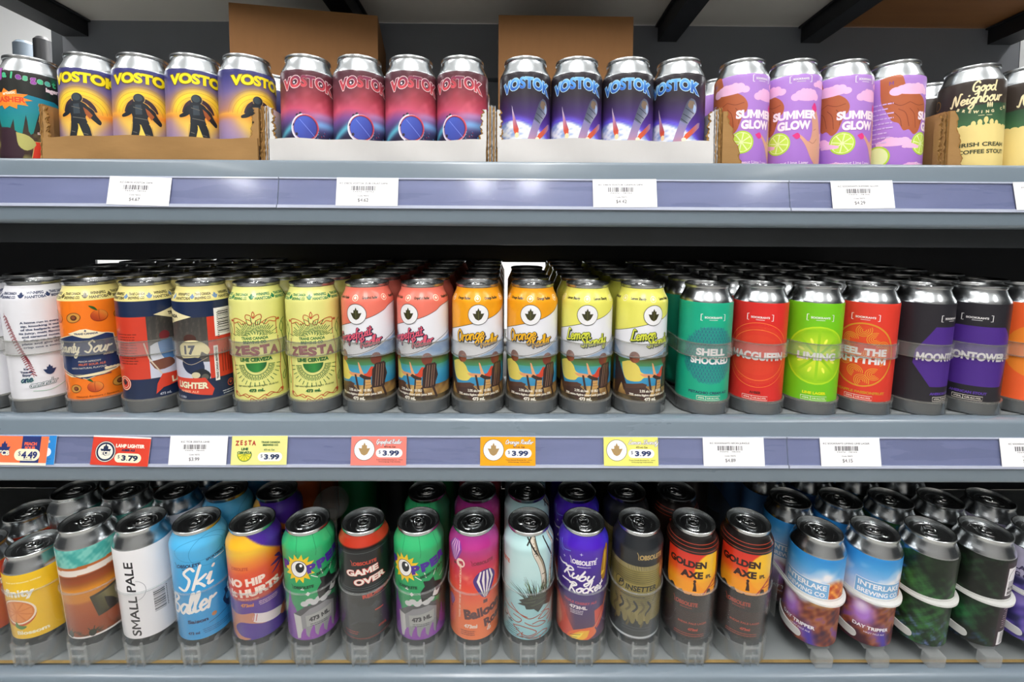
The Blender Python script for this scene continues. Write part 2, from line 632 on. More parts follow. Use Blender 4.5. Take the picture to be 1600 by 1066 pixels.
    def text(s, t, u, z, h, color, w=None, bold=0.02, shear=0.0, rot=0, arc=0.0, al='c', out=None, outw=0.05, sx=1.0):
        """text with cap height h centred on (u, z); w fits the width; arc bends it (mm of sag at +-half width)"""
        for k in ((1, 0) if out else (0,)):
            bd = bold + (outw if k else 0)
            base, _ = text_tris(t, bold, shear)
            v, tri = text_tris(t, bd, shear)
            if len(base) == 0:
                return
            x0, x1 = base[:, 0].min(), base[:, 0].max()
            capH = 0.70
            sc = h / (capH + 2 * bold)
            scx = (w / (x1 - x0)) if w else sc * sx
            mid = {'c': (x0 + x1) / 2, 'l': x0, 'r': x1}[al]
            P = np.stack([(v[:, 0] - mid) * scx, (v[:, 1] - capH / 2) * sc], -1)
            if arc:
                hw = max(1e-6, (x1 - x0) * scx / 2)
                P[:, 1] -= arc * (P[:, 0] / hw) ** 2
            r = radians(rot)
            P = np.stack([u + P[:, 0] * cos(r) - P[:, 1] * sin(r), z + P[:, 0] * sin(r) + P[:, 1] * cos(r)], -1)
            s.put(P[tri], out if k else color)

    def script(s, t, u, z, xh, color, w=1.2, rot=0, slant=.28, out=None, outw=1.2, sh=None, sx=1.0):
        """cursive lettering drawn with a round pen; (u, z) is the left end of the base line"""
        L, x = [], 0
        for ch in t:
            st, adv = SCRIPT.get(ch, ([], .5))
            for k in st:
                L.append([((x + p[0] + slant * p[1]) * xh * sx, p[1] * xh) for p in k])
            x += adv
        r = radians(rot)

        def tr(dx, dz):
            return [[(u + dx + a * cos(r) - b * sin(r), z + dz + a * sin(r) + b * cos(r)) for a, b in k] for k in L]
        if out:
            T = [s.line(k, w + outw, out, 4, put=False) for k in tr(0, 0)]
            if sh:
                T += [s.line(k, w + outw, out, 4, put=False) for k in tr(*sh)]
            s.put(np.concatenate(T), out)
        s.put(np.concatenate([s.line(k, w, color, 4, put=False) for k in tr(0, 0)]), color)

    def greek(s, u, z, w, n, dz, h, color, al='c', jag=0.25, seed=1):
        """lines of very small print, word by word"""
        rr = random.Random(seed)
        tr = []
        for i in range(n):
            lw = w * (1 - rr.random() * jag)
            x = u - (lw / 2 if al == 'c' else 0 if al == 'l' else lw)
            e = x + lw
            while x < e:
                k = h * (1.0 + rr.random() * 3.5)
                b = min(x + k, e)
                zz = z - i * dz
                tr += [((x, zz - h / 2), (b, zz - h / 2), (b, zz + h / 2)), ((x, zz - h / 2), (b, zz + h / 2), (x, zz + h / 2))]
                x = b + h * .55
        s.put(tr, color)

    def barcode(s, u, z, w, h, color='#101014', rot=0, seed=3, vertical=False):
        rr = random.Random(seed)
        x, tr = 0, []
        L = h if vertical else w
        while x < L:
            k = rr.choice((.35, .35, .7, 1.0)) * L / 22
            a, b = x - L / 2, min(x + k, L) - L / 2
            if vertical:
                q = [(u - w / 2, z + a), (u + w / 2, z + a), (u + w / 2, z + b), (u - w / 2, z + b)]
            else:
                q = [(u + a, z - h / 2), (u + b, z - h / 2), (u + b, z + h / 2), (u + a, z + h / 2)]
            tr += [(q[0], q[1], q[2]), (q[0], q[2], q[3])]
            x += k + rr.choice((.4, .4, .8)) * L / 22
        tr = np.array(tr)
        if rot:
            r = radians(rot)
            d = tr - np.array([u, z])
            tr = np.stack([u + d[..., 0] * cos(r) - d[..., 1] * sin(r), z + d[..., 0] * sin(r) + d[..., 1] * cos(r)], -1)
        s.put(tr, color)

    def leaf(s, u, z, k, color, n=0):
        pts = [(0, 1.25), (.22, .75), (.4, .85), (.42, .3), (.95, .35), (.75, -.1), (.5, -.55), (.2, -.75), (0, -.8)]
        pts = pts + [(-a, b) for a, b in pts[-2:0:-1]]
        s.poly([(u + a * k, z + b * k) for a, b in pts], color)

    def cloud(s, u, z, w, h, color, seed=0):
        rr = random.Random(seed)
        L = ('cloud', u, z)
        for i in range(7):
            t = i / 6 * 2 - 1
            s.ell(u + t * w * .42, z + (1 - t * t) * h * .28 * rr.uniform(.6, 1), w * .15 * rr.uniform(.8, 1.2), h * .26 * rr.uniform(.8, 1.1), color, n=14, layer=L)
        s.ell(u, z, w * .46, h * .24, color, n=18, layer=L)

    def mesh(s, name, m):
        T = np.concatenate(s.T)
        C = np.concatenate(s.C)
        n = len(T)
        u, z, L = T[..., 0].ravel(), T[..., 1].ravel(), T[..., 2].ravel()
        if s.flat:
            V = np.stack([u, -0.05 - L * 0.02, z], -1) / 1000
            N = np.tile((0.0, -1.0, 0.0), (len(u), 1))
        else:
            r = prad(z, s.short) + 0.10 + np.where(L > 0, .015, 0) + L * min(0.011, .52 / max(1, L.max()))
            a = u / R
            V = np.stack([r * np.sin(a), -r * np.cos(a), z], -1) / 1000
            dr = (prad(z + .8, s.short) - prad(z - .8, s.short)) / 1.6
            k = 1 / np.sqrt(1 + dr * dr)
            N = np.stack([np.sin(a) * k, -np.cos(a) * k, -dr * k], -1)
        # keep every triangle facing out
        Vt = V.reshape(-1, 3, 3)
        fn = np.cross(Vt[:, 1] - Vt[:, 0], Vt[:, 2] - Vt[:, 0])
        flip = (fn * N.reshape(-1, 3, 3)[:, 0]).sum(1) < 0
        idx = np.arange(n * 3).reshape(-1, 3)
        idx[flip] = idx[flip][:, ::-1]
        me = bpy.data.meshes.new(name)
        me.vertices.add(n * 3)
        me.vertices.foreach_set('co', V.ravel())
        me.loops.add(n * 3)
        me.loops.foreach_set('vertex_index', idx.ravel())
        me.polygons.add(n)
        me.polygons.foreach_set('loop_start', np.arange(0, n * 3, 3))
        me.polygons.foreach_set('use_smooth', np.ones(n, bool))
        at_ = me.color_attributes.new('ink', 'FLOAT_COLOR', 'POINT')
        cc = np.concatenate([lin(np.clip(C.reshape(-1, 3), 0, 1)), np.ones((n * 3, 1))], 1)
        at_.data.foreach_set('color', cc.ravel())
        me.materials.append(m)
        me.update(calc_edges=True)
        me.normals_split_custom_set_from_vertices(N.tolist())
        return me


def _clip(poly, ax, v, keep_lo):
    out = []
    for i in range(len(poly)):
        a, b = poly[i], poly[(i + 1) % len(poly)]
        ia = a[ax] <= v if keep_lo else a[ax] >= v
        ib = b[ax] <= v if keep_lo else b[ax] >= v
        if ia:
            out.append(a)
        if ia != ib:
            t = (v - a[ax]) / (b[ax] - a[ax])
            q = [a[0] + (b[0] - a[0]) * t, a[1] + (b[1] - a[1]) * t]
            q[ax] = v
            out.append(tuple(q))
    return out


def slice_tris(T, short, step=1.2):
    ext = T[:, :, 0].max(1) - T[:, :, 0].min(1)
    zmx = T[:, :, 1].max(1)
    zex = zmx - T[:, :, 1].min(1)
    big = (ext > step + .1) | ((zmx > 134 - short) & (zex > 3))
    keep = [T[~big]]
    out = []
    zcuts = [b - short for b in _pz[1:-1]]
    for tri in T[big]:
        polys = [[tuple(p) for p in tri]]
        u0, u1 = tri[:, 0].min(), tri[:, 0].max()
        if u1 - u0 > step:
            n = int(math.ceil((u1 - u0) / step))
            rest, res = polys[0], []
            for k in range(1, n):
                v = u0 + (u1 - u0) * k / n
                lo = _clip(rest, 0, v, True)
                rest = _clip(rest, 0, v, False)
                if len(lo) > 2:
                    res.append(lo)
            if len(rest) > 2:
                res.append(rest)
            polys = res
        if tri[:, 1].max() > 133 - short:
            res = []
            for p in polys:
                rest = p
                for v in zcuts:
                    if min(q[1] for q in rest) < v < max(q[1] for q in rest):
                        lo = _clip(rest, 1, v, True)
                        rest = _clip(rest, 1, v, False)
                        if len(lo) > 2:
                            res.append(lo)
                        if len(rest) < 3:
                            break
                if len(rest) > 2:
                    res.append(rest)
            polys = res
        for p in polys:
            for k in range(1, len(p) - 1):
                out.append((p[0], p[k], p[k + 1]))
    if out:
        keep.append(np.array(out, float))
    return np.concatenate(keep)


# ------------------------------------------------------------------ label designs
def bezel_text(a, t, u, z, w):
    """small bracketed brewer's mark of the plain-colour cans"""
    c = '#f2f0ee'
    a.text(t, u, z, 2.6, c, w=w * .72, bold=.03)
    a.lines([[(u - w / 2 + 2, z + 4), (u - w / 2, z + 4), (u - w / 2, z - 4), (u - w / 2 + 2, z - 4)],
             [(u + w / 2 - 2, z + 4), (u + w / 2, z + 4), (u + w / 2, z - 4), (u + w / 2 - 2, z - 4)]], .8, c)
    a.rect(u - 5, u + 5, z - 3.4, z - 2.9, c)


def foot_boxes(a, u, z, c):
    a.lines([[(u - 15, z + 2.6), (u + 15, z + 2.6), (u + 15, z - 2.6), (u - 15, z - 2.6), (u - 15, z + 2.6)], [(u - 4, z + 2.6), (u - 4, z - 2.6)]], .5, c)
    a.text('473ML', u - 9.5, z, 2.1, c, w=8)
    a.text('5.0% ALC./VOL', u + 5.5, z, 2.1, c, w=16)


def d_blackhole():
    a = Art(dz=8.5)

    def f(u, z):
        base = ramp(z, [(8, '#5b5aa0'), (45, '#9a86b4'), (66, '#a98aac'), (72, '#c98a70'), (100, '#6a5f9c'), (118, '#3d3b7c'), (132, '#2b2b60')])
        r = np.hypot((u + 4) / 33, (z - 76) / 30)
        c = blend(base, '#e9a43c', np.exp(-((r - .3) / .62) ** 2) * .95)
        c = blend(c, '#ffd53a', np.exp(-((r - .72) / .22) ** 2) * np.where(z > 70, 1, .45))
        c = blend(c, '#fbd75a', np.exp(-(np.hypot((u + 4) / 17, (z - 50) / 20)) ** 2 * 1.2))
        c = blend(c, '#ee9030', np.exp(-((z - 71) / 5) ** 2) * np.where(u > 0, .95, .6))
        return blend(c, '#f7b84a', np.exp(-((z - 73) / 2) ** 2) * .7)
    a.bg(8, 135.5, f)
    for k in (19, 23, 28, 33):
        a.ring(-3, 71, k * 1.15, k, .35, '#b07a30', a0=5, a1=175)
    a.ring(-4, 71, 15.5, 18.5, 5, '#3c2a34', a0=12, a1=172)
    a.ring(-4, 71, 12, 14.5, .8, '#e8b860', a0=8, a1=172)
    a.ring(-4, 71, 8.5, 11, 3.2, '#4a3030', a0=15, a1=165)
    dk, md, hi = '#20252c', '#3a434c', '#6d6a60'
    # astronaut drifting towards the ring
    a.ell(-6, 90.5, 6.2, 6.4, '#b79a60')
    a.ell(-6, 90.8, 5.6, 5.8, dk)
    a.ell(-6.6, 91.5, 4.2, 4.2, '#39454c')
    a.poly([(-13, 86), (-8, 87.5), (-1, 86), (4, 82), (5, 74), (2, 68), (3, 60), (-12, 60), (-13, 68), (-14.5, 76)], dk, smooth=3)
    a.poly([(2, 83), (8, 79), (13, 70), (17, 64), (15.5, 60), (11, 63), (5, 70)], dk, smooth=3)
    a.poly([(-12, 84), (-18, 80), (-20, 74), (-25, 70.5), (-24, 67.5), (-17, 69.5), (-12, 75)], dk, smooth=3)
    a.poly([(-13, 63), (-14, 52), (-16, 40), (-15, 26), (-9, 26), (-8, 42), (-5.5, 58)], dk, smooth=3)
    a.poly([(-5.5, 61), (-2, 50), (2, 38), (4, 26), (10, 26), (8, 42), (4, 60)], dk, smooth=3)
    a.poly([(-10, 83), (-4, 84), (-3, 72), (-10, 71)], md)
    a.poly([(0, 80), (4, 77), (9, 71), (6, 66), (2, 72)], '#a0562c')
    a.lines([[(-12, 80), (-3, 78)], [(-11, 67), (2, 66)], [(-13, 50), (-9, 49)], [(-1, 48), (4, 47)]], .8, hi)
    a.lines([[(4, 82), (10, 77), (15, 68)], [(-14, 60), (-16, 44)], [(6, 58), (9, 42)]], .6, '#c79a54', smooth=4)
    a.text('VOSTOK', 0, 116, 13, '#f7dc1c', w=72, bold=.055, arc=3.5, out='#7a6410', outw=.055)
    return a


def d_crimson():
    a = Art(dz=9)

    def f(u, z):
        c = ramp(z + 2 * np.sin(u * .09), [(8, '#1c1a30'), (42, '#2a2440'), (54, '#3c3a66'), (66, '#7a4f94'), (78, '#c9506e'), (92, '#a8404e'), (112, '#6e2c36'), (132, '#46242e')])
        c = blend(c, '#e06a80', np.clip(noise2(u, z, .12, 3) - .45, 0, 1) * 1.5 * np.exp(-((z - 86) / 14) ** 2))
        b = np.exp(-((z - 62 + u * .03) / 5.5) ** 2)
        c = blend(c, '#7fb4e6', b * np.clip((u + 6) / 22, 0, 1) * .95)
        c = blend(c, '#b0a6e0', np.exp(-((z - 72) / 4) ** 2) * np.clip((u + 2) / 30, 0, .6))
        c = blend(c, '#5db0c8', np.exp(-((z - 50 - (u + 30) * .7) / 5) ** 2) * np.clip((-u - 8) / 10, 0, 1))
        return blend(c, '#4a2a38', np.clip((abs(u - 20) - 22) / 30, 0, .5) * np.clip((z - 80) / 20, 0, 1))
    a.bg(8, 135.5, f)
    a.ell(-3, 56, 16.2, 16.8, '#c8bcd0')
    a.ell(-2, 56.5, 15.2, 15.8, '#d84a52')
    a.ell(-2.6, 56.2, 14.4, 15, '#5a2c58')
    a.ell(-3, 56, 13.4, 14.2, lambda u, z: ramp(u * .5 - z * .3 + 16, [(-12, '#4a64c8'), (6, '#3a4298'), (14, '#4a2a66')]))
    a.line([(-9, 66), (8, 46)], .6, '#7d8fe0')
    for p in ((-12, 71), (-18, 60), (-13, 48), (-8, 73)):
        a.ell(p[0], p[1], 1.8, 2.0, '#3a3344')
    a.ring(-3, 56, 16, 16.6, 1.6, '#e9e2ee', a0=100, a1=265)
    a.poly([(-11, 42), (2, 41), (4, 30), (-8, 30)], '#2a2a40')
    for k in range(9):
        a.ell(-9 + (k % 5) * 2.6, 38 - (k // 5) * 5, 1.5, 1.9, '#dfe3ea', rot=20 * k)
    rr = random.Random(5)
    for k in range(26):
        a.ell(4 + rr.random() * 26, 30 + rr.random() * 24, rr.uniform(.4, 1.1), rr.uniform(.4, 1.1), rr.choice(['#b8404c', '#5a9ac0', '#7a3a5c']), n=8, layer=60)
    a.text('VOSTOK', 2, 113, 14.5, lambda u, z: ramp(z + np.sin(u * .5) * 2, [(104, '#d8505a'), (112, '#b23a46'), (118, '#7d3050')]), w=66, bold=.05, arc=6, out='#f3d8dc', outw=.04)
    for k in (-15, 17):
        a.ell(k, 112 - (k / 33) ** 2 * 6, 2.4, 2.8, '#31283a')
        a.ell(k, 112 - (k / 33) ** 2 * 6, 1.2, 1.4, '#e8d8e0')
    return a


def d_rockets():
    a = Art(dz=9.5)

    def f(u, z):
        c = ramp(z, [(8, '#4a3a8a'), (56, '#5a3ca4'), (70, '#4a2c80'), (84, '#3a2858'), (100, '#2d2530'), (132, '#241f24')])
        h = 68 - ((u + 22) / 10.5) ** 2 * .9
        k = np.clip((h - z) / 2.5, 0, 1)
        pl = ramp(noise2(u + z * .8, z * 1.8, .16, 2), [(.25, '#8fa6d8'), (.5, '#e6eaf6'), (.8, '#ffffff')])
        c = blend(c, '#6a5ae0', np.exp(-((h - z + 1) / 4) ** 2) * .9)
        return blend(c, pl, k)
    a.bg(8, 135.5, f)
    a.poly([(-19.5, 86), (-18, 80), (-10, 56), (-10.5, 50), (-15, 50), (-17, 55)], lambda u, z: ramp(z, [(48, '#f06a2c'), (56, '#d0503a'), (64, '#8a5a8c'), (84, '#d8d0e4')]))
    a.ell(-12.5, 48.5, 2.6, 3.4, '#ffe2b0')
    body = [(22, 95), (27, 93), (30, 86), (29, 78), (23, 70), (18, 62), (14, 52), (10, 30), (-2, 30), (2, 46), (6, 58), (9, 68), (13, 80), (17, 90)]
    a.poly(body, lambda u, z: ramp(u * .8 - z * .35, [(-24, '#8a86a0'), (-18, '#4a4e62'), (-12, '#5f6678'), (-5, '#a8a8bc')]), smooth=3)
    a.poly([(9, 68), (18, 62), (14, 52), (10, 30), (-2, 30), (2, 46)], lambda u, z: ramp(z, [(30, '#e08a6a'), (46, '#b08ab0'), (66, '#7a7aa8')]))
    a.poly([(20, 92), (26, 91), (27, 85), (22, 82), (18, 86)], '#7d6a5a', smooth=3)
    a.poly([(26, 88), (29, 84), (28, 77), (25, 80)], '#a8bde0', smooth=3)
    a.lines([[(10, 70), (18, 64)], [(12, 76), (22, 70)], [(15, 83), (26, 76)]], .9, '#2c3040')
    a.poly([(36, 66), (32, 65), (16, 51), (13, 46), (17, 44), (24, 50), (35, 60)], lambda u, z: ramp(u, [(12, '#f0602c'), (24, '#c85a48'), (36, '#9a8ab8')]))
    a.ell(14, 44, 3, 2.6, '#fff0d0')
    a.text('VOSTOK', 0, 112.5, 14.5, lambda u, z: ramp(z - np.sin(u * .6) * 2, [(104, '#2a5cb8'), (112, '#4a90dc'), (119, '#7fc0f0')]), w=66, bold=.05, arc=6.5, out='#bfe4f6', outw=.04)
    return a


def d_summer():
    a = Art(dz=6.5)
    a.bg(8, 135.5, lambda u, z: ramp(z, [(8, '#a672cc'), (132, '#b184d2')]))
    br, dk = '#b2603c', '#7c3c28'
    # big hand reaching down
    a.poly([(-52, 128), (-32, 131), (-27, 122), (-24, 112), (-12, 108), (-1, 101), (4, 92), (3, 84), (-1, 79), (-4, 70), (-8, 60), (-14, 56), (-20, 62), (-26, 61), (-31, 70), (-38, 74), (-44, 86), (-50, 100)], br, smooth=3)
    a.lines([[(-40, 98), (-30, 92), (-20, 96)], [(-20, 96), (-10, 92), (0, 94)], [(-32, 88), (-24, 82), (-20, 66)], [(-20, 88), (-14, 80), (-12, 64)],
             [(-10, 88), (-5, 80), (-6, 68)], [(-36, 84), (-30, 76), (-28, 66)]], .7, dk, smooth=4)
    a.text('M', -40, 121, 5, '#7a4a8c', bold=.03)
    a.cloud(-17, 110, 42, 20, '#f2bfe2', 1)
    a.cloud(29, 101, 30, 22, '#efb6e0', 2)
    a.cloud(-34, 46, 36, 16, '#f0bce2', 4)
    a.cloud(66, 50, 40, 20, '#f0bce2', 6)
    a.cloud(-10, 17, 26, 10, '#efb6e0', 5)
    a.cloud(52, 116, 26, 14, '#efb6e0', 9)
    a.ell(-2, 45, 14.2, 14.2, '#b5d83a')
    a.ell(-2, 45, 12.4, 12.4, '#e4f0b0')
    for k in range(8):
        t = radians(k * 45 + 12)
        a.poly([(-2 + 1.6 * cos(t), 45 + 1.6 * sin(t)), (-2 + 11.4 * cos(t - .33), 45 + 11.4 * sin(t - .33)), (-2 + 11.9 * cos(t), 45 + 11.9 * sin(t)), (-2 + 11.4 * cos(t + .33), 45 + 11.4 * sin(t + .33))], '#c3e052', layer=70)
    a.cloud(-16, 41, 18, 9, '#f0bce2', 8)
    # slim hand with pink nails
    a.poly([(18, 52), (23, 50), (30, 40), (38, 24), (50, 14), (58, 30), (52, 60), (44, 84), (38, 88), (36, 80), (38, 60), (34, 46), (26, 52), (20, 56)], '#dca28a', smooth=3)
    a.poly([(14, 54), (20, 57), (23, 52), (19, 49)], '#e23a86', smooth=3)
    a.poly([(36, 88), (40, 94), (44, 86), (40, 82)], '#e23a86', smooth=3)
    a.lines([[(34, 46), (40, 44), (46, 50)], [(40, 60), (44, 62)]], .5, '#9a5a4a', smooth=4)
    bezel_text(a, "SOOKRAM'S", 22, 123, 25)
    a.text('SUMMER', 17, 79.5, 10.5, '#fbe9f2', w=52, bold=.05, out='#d9a8d8', outw=.02)
    a.text('GLOW', 16, 66.5, 11, '#fbe9f2', w=38, bold=.05, out='#d9a8d8', outw=.02)
    a.text('Coconut Lime Lager', 12, 20, 4, '#f4dff0', w=44, bold=.015)
    a.greek(12, 14, 40, 1, 2, .7, '#f4dff0')
    # the other flank: a second lime and lines of small print
    a.ell(-52, 30, 14, 14, '#b5d83a')
    a.ell(-52, 30, 12, 12, '#e4f0b0')
    for k in range(8):
        t = radians(k * 45 + 5)
        a.poly([(-52 + 1.6 * cos(t), 30 + 1.6 * sin(t)), (-52 + 11.4 * cos(t - .33), 30 + 11.4 * sin(t - .33)), (-52 + 11.4 * cos(t + .33), 30 + 11.4 * sin(t + .33))], '#c3e052', layer=70)
    a.greek(-66, 96, 30, 9, 6, 1.6, '#d3b6e6', al='l')
    return a


def d_stout():
    a = Art(dz=12)
    a.bg(8, 135.5, lambda u, z: np.where((z > 92 + .09 * u)[..., None], srgb('#3b322c'), np.where((z > 66)[..., None], ramp(z, [(66, '#47714a'), (95, '#2c4a34')]), srgb('#ecd68c'))), step=.8)
    c = '#efe0b0'
    y = '#ecd68c'
    for k in range(-13, 14):
        a.ell(k * 7.6, 65.5, 4.2, 3.2, y, n=12, layer=5)
    for k, h in ((-12, 70), (-6, 71.5), (0, 74.5), (6, 71.5), (12, 70)):
        a.ell(k + 14, h - 1, 2.4, 4, y, n=14, layer=6)
        a.rect(k + 13, k + 15, 64, h, y, layer=6)
    a.script('Good', -1, 109.5, 6.4, c, w=1.8, slant=.1, sx=.9)
    a.script('Neighbour', -20, 94, 6.8, c, w=1.8, rot=4, slant=.18, sx=.92)
    for i, ch in enumerate('BREWING CO'):
        t = (i - 4.5) / 4.5
        a.text(ch, 12 + t * 25, 83.5 + t * t * 6, 3.6, c, bold=.04, rot=t * 24)
    for k in (-2.2, 0, 2.2):
        a.ell(17 + k, 92, .9, 3.4, c, n=10, layer=30)
    a.rect(6, 12, 79, 79.6, c)
    a.rect(14, 20, 79, 79.6, c)
    a.ring(-42, 102, 6, 6, 1.2, '#b08a4a')
    a.text('IRISH CREAM', 14, 43.5, 5.2, '#454a34', w=48, bold=.03)
    a.text('COFFEE STOUT', 14, 34.5, 5.2, '#454a34', w=50, bold=.03)
    return a


def d_teal_drip():
    a = Art(dz=17)

    def f(u, z):
        c = ramp(z, [(8, '#2a1c18'), (30, '#4a3426'), (60, '#2c2620'), (90, '#222624'), (132, '#2a2422')])
        c = blend(c, '#1d7a52', np.clip(noise2(u, z, .12, 8) - .55, 0, 1) * 3 * np.clip((u - 10) / 10, 0, 1) * np.clip((z - 60) / 10, 0, 1))
        c = blend(c, '#b0502c', np.clip(noise2(u, z, .16, 4) - .6, 0, 1) * 3 * np.clip((34 - z) / 12, 0, 1))
        return blend(c, '#a4a060', np.clip(noise2(u, z, .14, 6) - .62, 0, 1) * 3 * np.clip((60 - z) / 12, 0, 1))
    a.bg(8, 135.5, f)
    a.poly([(-52, 92), (-20, 92), (10, 88), (24, 84), (20, 60), (16, 62), (14, 74), (10, 50), (6, 52), (4, 70), (-2, 44), (-6, 46), (-8, 66), (-14, 30), (-19, 32), (-20, 60), (-28, 36), (-34, 38), (-40, 62), (-52, 50)], lambda u, z: ramp(z, [(30, '#1c8a78'), (92, '#1b7f9c')]), smooth=2)
    for t in range(7):
        a.text('ntalesgeet'[t + 3] if t < 7 else '', -20 + t * 6.6, 113 - t * .6, 8.5, ['#4ec08c', '#8a3f9c', '#56b88c', '#a04aa8', '#4ec08c', '#58b4a0', '#3fae74'][t], bold=.05, out='#b8c8c0', outw=.02, rot=(-8, 6, -4, 5, -6, 4, 0)[t])
    a.text('J', -34, 116, 12, '#a04aa8', bold=.05)
    a.text('a', -28, 114, 9, '#4ec08c', bold=.05)
    a.text('lager', 18, 101, 5.6, '#f0d8dc', bold=.06)
    pts = []
    for k in range(22):
        r = 1 if k % 2 == 0 else .66
        t = 2 * pi * k / 22
        pts.append((-26 + 25 * r * cos(t), 84 + 13 * r * sin(t)))
    a.poly(pts, '#f08a2a')
    a.text('artistic', -24, 91.5, 4, '#f6e6d0', bold=.03, rot=8)
    a.text('SMASHER', -27, 83.5, 7.5, '#e24a24', w=40, bold=.06, out='#fbd060', outw=.02)
    a.text('R', 6, 22, 24, '#d8361f', bold=.06, shear=.15, out='#cfae6a', outw=.02)
    a.text('5.0% alc.', 14, 49, 3, '#e8d0d0', bold=.04)
    a.text('Strong Beer', 11, 44.5, 3, '#e8d0d0', bold=.04)
    a.text('473 mL', 16, 39, 3, '#e8d0d0', bold=.04)
    a.poly([(-36, 50), (-22, 48), (-12, 36), (-14, 10), (-40, 10)], '#3a2630', smooth=3)
    a.poly([(-18, 44), (-6, 40), (0, 30), (-8, 22), (-16, 28)], '#b2ae66', smooth=3)
    return a


# ---- middle row ----
BAND = 'TRANS CANADA', 'BREWING CO.', 'WINNIPEG', 'MANITOBA'


def neck_band(a, c, shift=0, leafcol=None):
    for k in range(-2, 3):
        o = k * 52 + shift
        a.text('WINNIPEG', o + 14, 143, 3.6, c, w=17, bold=.04, shear=.12)
        a.text('MANITOBA', o + 14, 138.3, 3.6, c, w=20, bold=.04, shear=.12)
        a.text('TRANS CANADA', o - 14, 143, 3.4, c, w=19, bold=.04, shear=.12)
        a.text('BREWING CO.', o - 14, 138.4, 3.4, c, w=18, bold=.04, shear=.12)
        a.leaf(o, 140, 3.8, leafcol or c)
        a.leaf(o + 26, 140, 3.2, leafcol or c)


def d_baseball():
    a = Art()
    a.bg(6, 152, '#e4e4ea')
    n = '#24355e'
    neck_band(a, n, -14)
    st = spline([(-36, 118), (-30, 100), (-24, 82), (-18, 66), (-14, 54), (-10, 36)], 5)
    a.line(st, .5, '#b04a50')
    L = []
    for i in range(1, len(st) - 1, 1):
        p, q = st[i], st[i + 1]
        L += [[(p[0] - 3.4, p[1] - 1.5), (p[0], p[1] + 1), (p[0] + 3.4, p[1] - 2.6)]]
    a.lines(L, 1.1, '#8e3440')
    for i, t in enumerate(('A home run in every', 'sip, knocking it out', 'of the ballpark with', 'its juicy, malt flavour', 'and caramel notes.', 'So step up to the', 'plate and give this', 'crisp one a swing')):
        a.text(t, 1, 106 - i * 4.5, 2.7, n, w=(37, 36, 37, 41, 36, 33, 37, 35)[i], bold=.03)
    for i, t in enumerate(("It's", 'Time to', 'Enjoy')):
        a.text(t, -17, 47 - i * 4, 3, n, bold=.05)
    a.leaf(5, 42, 6.5, n)
    a.script('Fane', -26, 29, 4.4, n, w=1.0, out='#5f9a80', outw=.7, rot=6)
    a.script('Commander', -17, 22, 3.9, '#e4e4ea', w=.7, out='#2c5a5a', outw=1.1, rot=7, sx=.86)
    a.line([(-12, 18), (4, 17), (22, 25)], .7, '#9ac0a8', smooth=4)
    a.text('BEER', 25, 19, 4, n, bold=.06)
    return a


def peach(a, u, z, k, half=False, leaf=True):
    if half:
        a.ell(u, z, 8.2 * k, 6.4 * k, '#8a4a1c', rot=15)
        a.ell(u, z, 7.2 * k, 5.4 * k, '#cf9440', rot=15)
        a.ell(u + .5, z, 3.6 * k, 3.4 * k, '#5a2c18')
        a.ell(u + .2, z + .4, 2.2 * k, 2 * k, '#8c4a28')
    else:
        a.ell(u, z, 8 * k, 7 * k, '#8c2f14')
        a.ell(u, z + .3, 7.5 * k, 6.5 * k, lambda x, y: ramp((x - u) + (y - z), [(-8, '#b3401c'), (2, '#d86a28'), (8, '#e08838')]))
        a.line([(u, z + 7 * k), (u - .5, z + 2 * k), (u, z - 5 * k)], .5, '#8c2f14', smooth=3)
        if leaf:
            a.poly([(u - 1, z + 6 * k), (u - 5 * k, z + 8 * k), (u - 9 * k, z + 12.5 * k), (u - 4 * k, z + 11 * k)], '#2f5a24', smooth=3)


